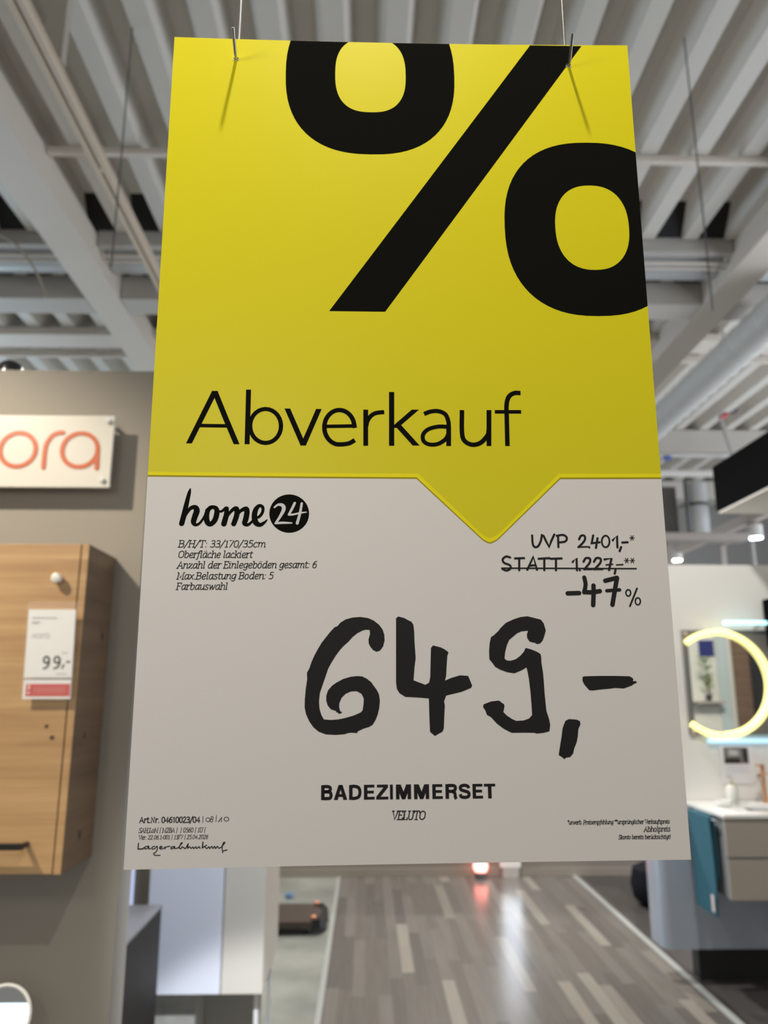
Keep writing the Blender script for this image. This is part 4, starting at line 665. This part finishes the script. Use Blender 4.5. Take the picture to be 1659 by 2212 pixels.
# towel over the side rail of the vanity
t = thing('towel_rail', (1.87, 4.5, 0.92), 'chrome towel rail on the side of the vanity carrying the teal towel', 'rail')
PB().tube([(1.905, 4.36, 0.918), (1.872, 4.36, 0.918), (1.866, 4.38, 0.918), (1.866, 4.66, 0.918), (1.872, 4.68, 0.918), (1.905, 4.68, 0.918)], 0.005, 10).done('bar', mat('chrome', (0.8,0.8,0.79), 0.12, metal=1.0), t, smooth=True)
t = thing('towel', (1.85, 4.5, 0.42), 'teal blue towel hanging over the rail beside the vanity', 'towel')
def towel_side(mb, x_of, y0, y1, z0, z1, thick):
    nu, nv = 14, 16
    def p(i, j, o):
        u, v = i/nu, j/nv
        yy = y0 + (y1-y0)*u + 0.012*math.sin(v*3.0)*(u-.5)
        zz = z1 + (z0-z1)*v
        return (x_of(u, v) + o, yy, zz)
    F = [[mb.bm.verts.new(p(i, j, 0)) for j in range(nv+1)] for i in range(nu+1)]
    G = [[mb.bm.verts.new(p(i, j, thick)) for j in range(nv+1)] for i in range(nu+1)]
    for i in range(nu):
        for j in range(nv):
            mb.bm.faces.new((F[i][j], F[i][j+1], F[i+1][j+1], F[i+1][j])); mb.bm.faces.new((G[i][j], G[i+1][j], G[i+1][j+1], G[i][j+1]))
    for i in range(nu):
        mb.bm.faces.new((F[i][0], F[i+1][0], G[i+1][0], G[i][0])); mb.bm.faces.new((F[i][nv], G[i][nv], G[i+1][nv], F[i+1][nv]))
    for j in range(nv):
        mb.bm.faces.new((F[0][j], G[0][j], G[0][j+1], F[0][j+1])); mb.bm.faces.new((F[nu][j], F[nu][j+1], G[nu][j+1], G[nu][j]))
mb = PB()
towel_side(mb, lambda u, v: 1.851 + .004*math.sin(u*9)*v + .006*math.sin(v*2.6), 4.385, 4.655, 0.43, 0.925, 0.008)
towel_side(mb, lambda u, v: 1.873 + .003*math.sin(u*9+1)*v, 4.385, 4.655, 0.62, 0.925, 0.008)
mb.box(1.851, 1.881, 4.385, 4.655, 0.923, 0.931, 0.003)
mb.done('cloth', mat('teal_terry', (0.028,0.125,0.175), 0.9, bump=(900, 0.4, 0.002)), t, smooth=True)
mb = PB(); mb.box(1.8475, 1.8495, 4.395, 4.43, 0.45, 0.535)
mb.done('care_label', mat('label_white', (0.66,0.58,0.58), 0.6), t, label='pale sewn label')

# round lit mirror
t = thing('ring_mirror', (2.28, 4.78, 1.64), 'grey mirror panel with open yellow ring light on white wall', 'mirror')
PB().box(1.955, 2.95, 4.772, 4.799, 1.335, 1.962, 0.002).done('panel', mat('smoked_panel', (0.17,0.165,0.16), 0.25), t)
cx, cz, R = 2.157, 1.637, 0.308
cl = [(cx + .29*math.cos(a), cz + .29*math.sin(a)) for a in [math.pi*2*k/64 for k in range(64)]]
cl = [(max(a, 1.985), b) for a, b in cl]
mb = PB(); mb.face([(a, 4.7705, b) for a, b in cl])
mb.done('mirror_glass', mat('mirror_glass', (0,0,0)), t, label='round mirror glass')
M_neon = mat('neon_yellow', (1.0,0.9,0.35), 0.4, emit=(1.0,0.90,0.33), es=1.45)
for a0, a1, dz in ((92, 128, 0.0), (-88, 90, 0.003), (230, 270, 0.0)):
    n = 30
    pts = [(cx + R*math.cos(math.radians(a0+(a1-a0)*k/n)), 4.757 , cz + dz + R*math.sin(math.radians(a0+(a1-a0)*k/n))) for k in range(n+1)]
    PB().tube(pts, 0.0185 if dz == 0 else 0.020, 12).done('ring_light', M_neon, t, smooth=True, label='glowing yellow ring section')
for x, z in ((1.972, 1.938), (1.972, 1.352)):
    PB().lathe([(0.011, 4.755), (0.013, 4.76), (0.013, 4.772)], (x, 0, z), 'Y', 14).done('fixing_cap', mat('brass_cap', (0.75,0.62,0.48), 0.3, metal=0.6), t, smooth=True)
t = thing('bar_light', (2.5, 4.70, 2.006), 'cool white light bar on the wall above the ring mirror', 'lamp')
M_cool = mat('cool_tube', (0.6,0.95,1.0), 0.4, emit=(0.42,0.93,1.0), es=1.5)
PB().tube([(2.19, 4.70, 2.000), (2.3, 4.70, 2.000), (2.455, 4.70, 2.000)], 0.0125, 14).done('tube', M_cool, t, smooth=True)
for x in (2.42,): PB().tube([(x, 4.712, 1.995), (x, 4.75, 1.985), (x, 4.80, 1.985)], 0.008, 10).done('wall_arm', mat('chrome', (0.8,0.8,0.79), 0.12, metal=1.0), t, smooth=True)
tag(MB().box(2.06, 2.95, 4.765, 4.799, 1.288, 1.312, 0.004).done('strip_light', mat('cool_strip_low', (0.6,0.85,1.0), 0.4, emit=(0.42,0.78,1.0), es=0.75)), 'pale blue light strip under the ring mirror', 'lamp')
t = thing('wall_box', (2.6, 4.7, 1.86), 'black box on the mirror panel at the right picture edge', 'box')
PB().box(2.478, 2.78, 4.60, 4.771, 1.855, 2.15, 0.004).done('housing', mat('matt_black', (0,0,0)), t)
PB().box(2.490, 2.77, 4.597, 4.601, 1.868, 2.138, 0.001).done('front', mat('box_front', (0.03,0.028,0.03), 0.4), t)
# card with photograph
t = thing('photo_card', (2.24, 4.78, 1.1), 'white info card with black and white picture below the ring mirror', 'card')
PB().box(2.125, 2.325, 4.785, 4.7985, 1.055, 1.275, 0.001).done('card', mat('card_white', (0.86,0.86,0.88), 0.4), t)
PB().box(2.148, 2.296, 4.783, 4.785, 1.168, 1.262).done('picture', mat('picture_grey', (0.22,0.21,0.20), 0.5, mottle=(28, 0.9)), t)
PB().box(2.152, 2.245, 4.7822, 4.783, 1.170, 1.200).box(2.262, 2.295, 4.7822, 4.783, 1.176, 1.255).done('picture_dark', mat('picture_black', (0.03,0.026,0.024), 0.5), t)
PB().box(2.178, 2.236, 4.7822, 4.783, 1.215, 1.246).done('picture_light', mat('picture_light', (0.55,0.55,0.55), 0.5), t)
for z, x1 in ((1.150, 2.30), (1.135, 2.29), (1.120, 2.30)):
    PB().box(2.15, x1, 4.7835, 4.785, z, z+.003).done('print_line', mat('print_blue', (0.52,0.55,0.68), 0.5), t)
# soap dispenser and copper tap on the counter
t = thing('soap_dispenser', (2.12, 4.60, 0.957), 'white soap dispenser with brass pump on the vanity counter', 'dispenser')
PB().lathe([(0.030, 0.957), (0.034, 0.965), (0.034, 1.04), (0.026, 1.055), (0.012, 1.06)], (2.14, 4.70, 0), n=20).done('bottle', mat('dispenser_white', (0.80,0.80,0.76), 0.25), t, smooth=True)
PB().lathe([(0.014, 1.06), (0.014, 1.068)], (2.14, 4.70, 0), n=14).done('collar', mat('brass', (0.72,0.52,0.18), 0.25, metal=0.9), t, smooth=True)
PB().tube([(2.14, 4.70, 1.067), (2.14, 4.70, 1.105), (2.125, 4.685, 1.11), (2.10, 4.66, 1.105)], 0.006, 8).done('pump', mat('pump_grey', (0.50,0.50,0.48), 0.3), t, smooth=True)
tag(MB().lathe([(0.03, 0.957), (0.042, 0.962), (0.046, 0.985), (0.040, 0.987), (0.034, 0.966)], (2.04, 4.60, 0), n=20).done('soap_dish', mat('dish_white', (0.84,0.84,0.82), 0.2), smooth=True), 'small white round dish on the counter left of the dispenser', 'dish')
t = thing('copper_tap', (2.36, 4.72, 0.957), 'copper wash-basin tap on the vanity at the right picture edge', 'tap')
M_cop = mat('copper', (0.80,0.40,0.20), 0.22, metal=1.0)
PB().tube([(2.345, 4.725, 0.957), (2.345, 4.725, 1.04), (2.345, 4.725, 1.125)], [0.014, 0.011, 0.011], 14).done('riser', M_cop, t, smooth=True)
PB().tube([(2.36, 4.72, 1.118), (2.30, 4.67, 1.118), (2.265, 4.62, 1.115)], 0.0095, 12).done('spout', M_cop, t, smooth=True)
PB().tube([(2.345, 4.725, 1.128), (2.345, 4.725, 1.17)], 0.013, 12).done('lever', M_cop, t, smooth=True)
PB().tube([(2.345, 4.725, 1.160), (2.30, 4.705, 1.165)], 0.006, 10).done('lever_arm', M_cop, t, smooth=True)

# the side of the booth that only shows in the mirror
struct('wall_front', MB().box(3.30, 5.0, 1.10, 1.20, 0, 2.375), mat('booth_cream', (0.78,0.75,0.66), 0.6))
t = thing('standing_panel', (4.02, 1.23, 0), 'tall brown wooden panel reflected in the ring mirror', 'panel')
PB().box(3.93, 4.10, 1.202, 1.24, 0, 2.3, 0.002).done('board', wood('walnut', (0.22,0.14,0.09), (0.13,0.08,0.05)), t)
t = thing('standing_panel', (4.2, 1.23, 0), 'tall black panel reflected at the right inside the ring mirror', 'panel')
PB().box(4.10, 4.32, 1.202, 1.25, 0, 2.3, 0.002).done('board', mat('panel_black', (0.02,0.02,0.019), 0.5), t)
tag(MB().box(3.76, 3.88, 1.202, 1.225, 0.3, 2.3, 0.004).done('glass_panel', mat('pale_glass', (0.55,0.62,0.60), 0.15)), 'pale glass panel reflected in the middle of the ring mirror', 'panel')
tag(MB().box(3.58, 3.735, 1.202, 1.23, 1.95, 2.12, 0.003).done('wall_poster', mat('poster_blue', (0.02,0.03,0.16), 0.5)), 'dark blue poster reflected at the top of the ring mirror', 'poster')
t = thing('wall_shelf', (3.58, 1.30, 1.45), 'light wall shelf with potted plant reflected in the ring mirror', 'shelf')
PB().box(3.42, 3.74, 1.202, 1.40, 1.46, 1.485, 0.003).done('board', mat('shelf_grey', (0.42,0.38,0.33), 0.5), t)
for x in (3.47, 3.69): PB().box(x, x+.02, 1.202, 1.36, 1.43, 1.459, 0.002).done('bracket', M_grey_paint, t)
t = thing('potted_plant', (3.60, 1.31, 1.485), 'small green plant in dark pot reflected in the ring mirror', 'plant')
PB().lathe([(0.026, 1.486), (0.036, 1.545), (0.034, 1.55), (0.030, 1.54)], (3.60, 1.31, 0), n=18).done('pot', mat('pot_dark', (0.02,0.025,0.02), 0.5), t, smooth=True)
PB().tube([(3.60, 1.31, 1.53), (3.605, 1.31, 1.66), (3.59, 1.312, 1.80)], [0.009, 0.007, 0.004], 8).done('stem', mat('stem_brown', (0.25,0.16,0.05), 0.7), t, smooth=True)
mb = PB()
for k in range(34):
    a = random.random()*6.28; h = 1.58 + random.random()*0.34; L = 0.07 + random.random()*0.06
    o = Vector((3.598, 1.311, h)); d = Vector((math.cos(a), math.sin(a)*.6, 0.5)).normalized(); s2 = d.cross(Vector((0,0,1))).normalized()*0.02
    mb.face([o, o+d*L*.5+s2, o+d*L-Vector((0,0,.01)), o+d*L*.5-s2])
mb.done('leaves', mat('leaf_green', (0.16,0.30,0.03), 0.5), t, fix=False)

# ================================================================ the price sign in front
BW, BH, KS = 300.0, 508.2, 3.11/508.2
def bend(s): return 1.6*(1-(2*min(max(s, 0), BW)/BW-1)**2)
def SP(off):
    return lambda u, v: (u/1000, (bend(u - KS*v) - off)/1000, v/1000)
sign = thing('price_sign', (-0.126157, 0.435072, 1.50857), 'large yellow and white hanging sale sign with handwritten price', 'sign')
ax, ay, az = Vector((0.999896, 0.010464, 0.009941)), Vector((-0.010692, 0.999675, 0.023155)), Vector((-0.009695, -0.023258, 0.999682))
rot = Matrix((ax, ay, az)).transposed()
sign.rotation_euler = rot.to_euler()
M_card = mat('sign_card', (0.735,0.695,0.655), 0.36, spec=0.4, bump=(900, 0.022, 0.001))
M_yel = mat('print_yellow', (0.685,0.595,0.004), 0.34, spec=0.32, bump=(900, 0.022, 0.001))
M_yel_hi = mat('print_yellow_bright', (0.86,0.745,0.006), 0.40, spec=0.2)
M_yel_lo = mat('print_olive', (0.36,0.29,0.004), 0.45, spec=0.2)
M_ink = mat('print_black', (0.008,0.008,0.0065), 0.65, spec=0.0, bump=(900, 0.022, 0.001))
M_ink2 = mat('marker_black', (0.009,0.008,0.008), 0.45, spec=0.25)
M_text = mat('print_charcoal', (0.022,0.021,0.020), 0.5, spec=0.25)

def topv(s): return BH
nU, nV = 60, 30
mb = MB(); F, G = [], []
HR = 2.6
for i in range(nU+1):
    s = BW*i/nU; F.append([]); G.append([])
    for j in range(nV+1):
        v = BH*j/nV; u = s + KS*v
        x, y, z = SP(0)(u, v)
        F[i].append(mb.bm.verts.new((x, y, z))); G[i].append(mb.bm.verts.new((x, y+0.0011, z)))
for i in range(nU):
    for j in range(nV):
        mb.bm.faces.new((F[i][j], F[i+1][j], F[i+1][j+1], F[i][j+1])); mb.bm.faces.new((G[i][j], G[i][j+1], G[i+1][j+1], G[i+1][j]))
for i in range(nU):
    mb.bm.faces.new((F[i][0], G[i][0], G[i+1][0], F[i+1][0])); mb.bm.faces.new((F[i][nV], F[i+1][nV], G[i+1][nV], G[i][nV]))
for j in range(nV):
    mb.bm.faces.new((F[0][j], F[0][j+1], G[0][j+1], G[0][j])); mb.bm.faces.new((F[nU][j], G[nU][j], G[nU][j+1], F[nU][j+1]))
mb.done('white_card', M_card, sign, smooth=True)

def clipS(pts):   # straighten the ends onto the card's side edges
    q = [(u - KS*v, v) for u, v in pts]
    q[0] = (0.0, q[0][1]); q[-1] = (BW, q[-1][1]); return q
def interp(q, s):
    for (a, va), (b, vb) in zip(q, q[1:]):
        if a <= s <= b: return va + (vb-va)*(s-a)/(b-a) if b > a else va
    return q[-1][1]
lo, mi, hi = clipS(YLOW), clipS(YMID), clipS(YTOP)
def strip(q_low, v_top, off, m, name):
    mb = MB(); P = SP(off)
    ss = sorted(set([round(a, 3) for a, _ in q_low] + [k*5.0 for k in range(61)]))
    for a, b in zip(ss, ss[1:]):
        va, vb = interp(q_low, a), interp(q_low, b); n = 12
        for k in range(n):
            def pt(s, vb0, t): v = vb0 + (v_top-vb0)*t; return P(s + KS*v, v)
            mb.face([pt(a, va, k/n), pt(b, vb, k/n), pt(b, vb, (k+1)/n), pt(a, va, (k+1)/n)])
    return mb.done(name, m, sign)
def band(q0, q1, off, m, name):
    mb = MB(); P = SP(off)
    for i in range(len(q0)-1):
        n = max(1, int(math.dist(q0[i], q0[i+1])/6))
        for k in range(n):
            f = lambda q, t: (q[i][0]+(q[i+1][0]-q[i][0])*t, q[i][1]+(q[i+1][1]-q[i][1])*t)
            c = [f(q0, k/n), f(q0, (k+1)/n), f(q1, (k+1)/n), f(q1, k/n)]
            mb.face([P(s + KS*v, v) for s, v in c])
    return mb.done(name, m, sign)
strip(lo, BH, 0.02, M_yel, 'yellow_field').__setitem__('label', 'yellow upper field with pointed tab')
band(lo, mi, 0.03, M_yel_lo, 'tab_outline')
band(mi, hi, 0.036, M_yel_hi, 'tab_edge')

# percent sign
def sup(cx, cy, a, b, n, N=72):
    out = []
    for k in range(N):
        t = 2*math.pi*k/N; c, s_ = math.cos(t), math.sin(t)
        out.append((cx + a*math.copysign(abs(c)**(2/n), c), cy + b*math.copysign(abs(s_)**(2/n), s_)))
    return out
mb = MB(); P = SP(0.05)
def ring_cut(o, i, keep):
    N = len(o); SUBD = 4
    for k in range(N):
        j = (k+1) % N
        for m_ in range(SUBD):
            f = lambda A, B, t: (A[0]+(B[0]-A[0])*t, A[1]+(B[1]-A[1])*t)
            q = [f(o[k], i[k], m_/SUBD), f(o[j], i[j], m_/SUBD), f(o[j], i[j], (m_+1)/SUBD), f(o[k], i[k], (m_+1)/SUBD)]
            q = keep(q)
            if len(q) > 2: mb.face([P(*p) for p in q])
def clip(q, inside, cut):
    out = []
    for k in range(len(q)):
        a, b = q[k], q[(k+1) % len(q)]
        ia, ib = inside(a), inside(b)
        if ia: out.append(a)
        if ia != ib: out.append(cut(a, b))
    return out
TV = BH - 0.05
def keep_top(q):
    return clip(q, lambda p: p[1] <= TV, lambda a, b: (a[0]+(b[0]-a[0])*(TV-a[1])/(b[1]-a[1]), TV))
def keep_right(q):
    e = lambda p: p[0] - KS*p[1] - (BW-0.03)
    return clip(q, lambda p: e(p) <= 0, lambda a, b: tuple(a[d]+(b[d]-a[d])*(-e(a))/(e(b)-e(a)) for d in (0, 1)))
ring_cut(sup(131.3, 483.3, 55.3, 58.9, 2.45), sup(131.4, 483.5, 23.1, 28.2, 2.6), keep_top)
ring_cut(sup(271.0, 373.8, 55.6, 60.6, 2.4), sup(270.9, 373.8, 23.4, 29.5, 2.35), keep_right)
n = 24
for k in range(n):
    L0, R0, RB, LB = SLASH
    g = lambda A, B, t: (A[0]+(B[0]-A[0])*t, A[1]+(B[1]-A[1])*t)
    for h in range(4):
        q = [g(g(LB, L0, k/n), g(RB, R0, k/n), h/4), g(g(LB, L0, k/n), g(RB, R0, k/n), (h+1)/4), g(g(LB, L0, (k+1)/n), g(RB, R0, (k+1)/n), (h+1)/4), g(g(LB, L0, (k+1)/n), g(RB, R0, (k+1)/n), h/4)]
        q = keep_top(q)
        if len(q) > 2: mb.face([P(*p) for p in q])
mb.done('percent_symbol', M_ink, sign, label='black percent symbol')

def strokes(data, name, m, off=0.055, label=None):
    mb = MB()
    for n_, (sm, cap, pts) in enumerate(data):
        P = SP(off + 0.0012*n_)
        pts = catmull(pts, 6) if sm and len(pts) > 2 else pts
        ribbon(mb, pts, P, cap, 12)
    return mb.done(name, m, sign, label=label)
strokes(HEAD, 'headline_lettering', M_ink)
lg = strokes(LOGO, 'shop_logo', M_ink, label='black brush-script shop logo')
mb = MB(); P = SP(0.045); cxu = sum(p[0] for p in LOGODISC)/len(LOGODISC); cyv = sum(p[1] for p in LOGODISC)/len(LOGODISC)
for a, b in zip(LOGODISC, LOGODISC[1:]+LOGODISC[:1]): mb.face([P(cxu, cyv), P(*a), P(*b)])
dsc = mb.done('logo_disc', M_ink, lg)
mb = MB(); P = SP(0.075)
for n_, (sm, cap, pts) in enumerate(LOGO24): ribbon(mb, catmull(pts, 6) if sm and len(pts) > 2 else pts, SP(0.09 + 0.004*n_), cap, 12)
mb.done('logo_figures', mat('print_white', (0.66,0.63,0.60), 0.4), lg)
strokes(OLD, 'old_price_lettering', M_ink2)
strokes(DISC, 'discount_lettering', M_ink2)
strokes(HAND, 'handwritten_note', M_ink2)
mb = MB(); P = SP(0.05)
for pl in PRICE:
    q = []
    for a, b in zip(pl, pl[1:]+pl[:1]):
        q.append(P(*a)); q.append(P((a[0]+b[0])/2, (a[1]+b[1])/2))
    mb.face(q)
bmesh.ops.triangulate(mb.bm, faces=mb.bm.faces)
mb.done('price_figures', M_ink2, sign, label='black handwritten price')
spec, art, foot, prod = MB(), MB(), MB(), MB()
for k, (txt, l, r_, cap, w, st) in enumerate(LINES):
    letters(spec if k < 5 else prod if k == 5 else art if k < 9 else foot, txt, l, r_, cap, w, SP(0.05), st)
spec.done('specification_text', M_text, sign); art.done('article_number_text', M_text, sign); foot.done('footnote_text', M_text, sign)
prod.done('series_name_text', M_text, sign)
BL = {
'B': ['r 0,0 30,100', 's 22,90 52,90 72,86 80,74 72,60 52,55 22,55', 's 22,55 56,55 80,48 86,29 78,13 56,10 22,10'],
'A': ['p 0,0 29,0 50,68 66,100 35,100', 'p 100,0 71,0 50,68 34,100 65,100', 'r 24,20 76,39'],
'D': ['r 0,0 28,100', 's 22,90 46,90 76,80 86,50 76,20 46,10 22,10'],
'E': ['r 0,0 33,100', 'r 20,81 97,100', 'r 20,41 92,60', 'r 20,0 100,19'],
'Z': ['r 6,81 97,100', 'r 0,0 100,19', 'p 0,19 36,19 97,81 60,81'],
'I': ['r 0,0 100,100'],
'M': ['r 0,0 23,100', 'r 77,0 100,100', 'p 0,100 32,100 61,22 57,0 39,0', 'p 100,100 68,100 39,22 43,0 61,0'],
'R': ['r 0,0 29,100', 's 22,90 56,90 77,86 83,73 76,58 56,51 22,51', 's 54,50 73,43 79,28 80,12 88,-1'],
'S': ['s 84,70 78,84 50,91 22,85 15,71 26,59 52,52 80,43 87,27 76,13 50,9 22,14 13,31'],
'T': ['r 34,0 66,100', 'r 0,81 100,100'],
}
mb = MB(); P = SP(0.05)
for c, u0, w, v0, h in NAME:
    f = lambda a, b: (u0 + w*a/100, v0 + h*b/100)
    for it in BL[c]:
        pts = [tuple(map(float, q.split(','))) for q in it[2:].split()]
        if it[0] == 'r':
            (a, b), (a2, b2) = pts; mb.face([P(*f(*q)) for q in ((a, b), (a2, b), (a2, b2), (a, b2))])
        elif it[0] == 'p': mb.face([P(*f(*q)) for q in pts])
        else: ribbon(mb, [(*f(*q), 1.68) for q in catmull(pts, 5)], P, 'f')
mb.done('product_name_text', M_ink2, sign)
# eyelets of the two holes
for (u, v) in HOLES:
    mb = MB(); P = SP(0.08)
    mb.face([P(u + 1.7*math.cos(k*.3927), v + 1.35*math.sin(k*.3927)) for k in range(16)])
    h = mb.done('punched_hole', mat('hole_dark', (0.012,0.012,0.01), 0.8), sign)
    mb = MB()
    mb.tube([Vector(P(u + 1.75*math.cos(k*.2618), v + 1.4*math.sin(k*.2618))) for k in range(13, 24)], 0.00022, 6)
    mb.done('torn_rim', mat('paper_rim', (0.80,0.78,0.68), 0.5), h)

# wires that carry the sign: down behind the card, through the hole, tip bent up in front
def W_(u, v, off):
    x, y, z = SP(off)(u, v); return sign.location + rot @ Vector((x, y, z))
for k, ((u, v), (tu, tv)) in enumerate(zip(HOLES, ((43.66, 502.82), (262.17, 503.14)))):
    b = W_(u, v, -6.0)
    up = [Vector((b.x, b.y, 4.9)), Vector((b.x, b.y, 3.2)), Vector((b.x + .0003, b.y, 2.25)), Vector((b.x + .0002, b.y, b.z + 0.030)), Vector((b.x, b.y, b.z + 0.012))]
    low = [W_(u, v+3, -5.5), W_(u, v, -3.0), W_(u, v, 0.5), W_(u, v + 0.5, 3.0), W_(u + (tu-u)*.45, v + (tv-v)*.42, 8.0), W_(tu, tv, 15.0)]
    o = MB().tube(up + catmull(low, 6), 0.00105 if k == 0 else 0.00095, 10).done('sign_wire', M_steel if k == 0 else mat('steel_wire_dark', (0.30,0.29,0.28), 0.35, metal=0.9), smooth=True)
    tag(o, ['bright steel hanging wire hooked through the left hole of the yellow sign', 'grey steel hanging wire hooked through the right hole of the yellow sign'][k], 'wire', 'wires carrying the yellow sign')
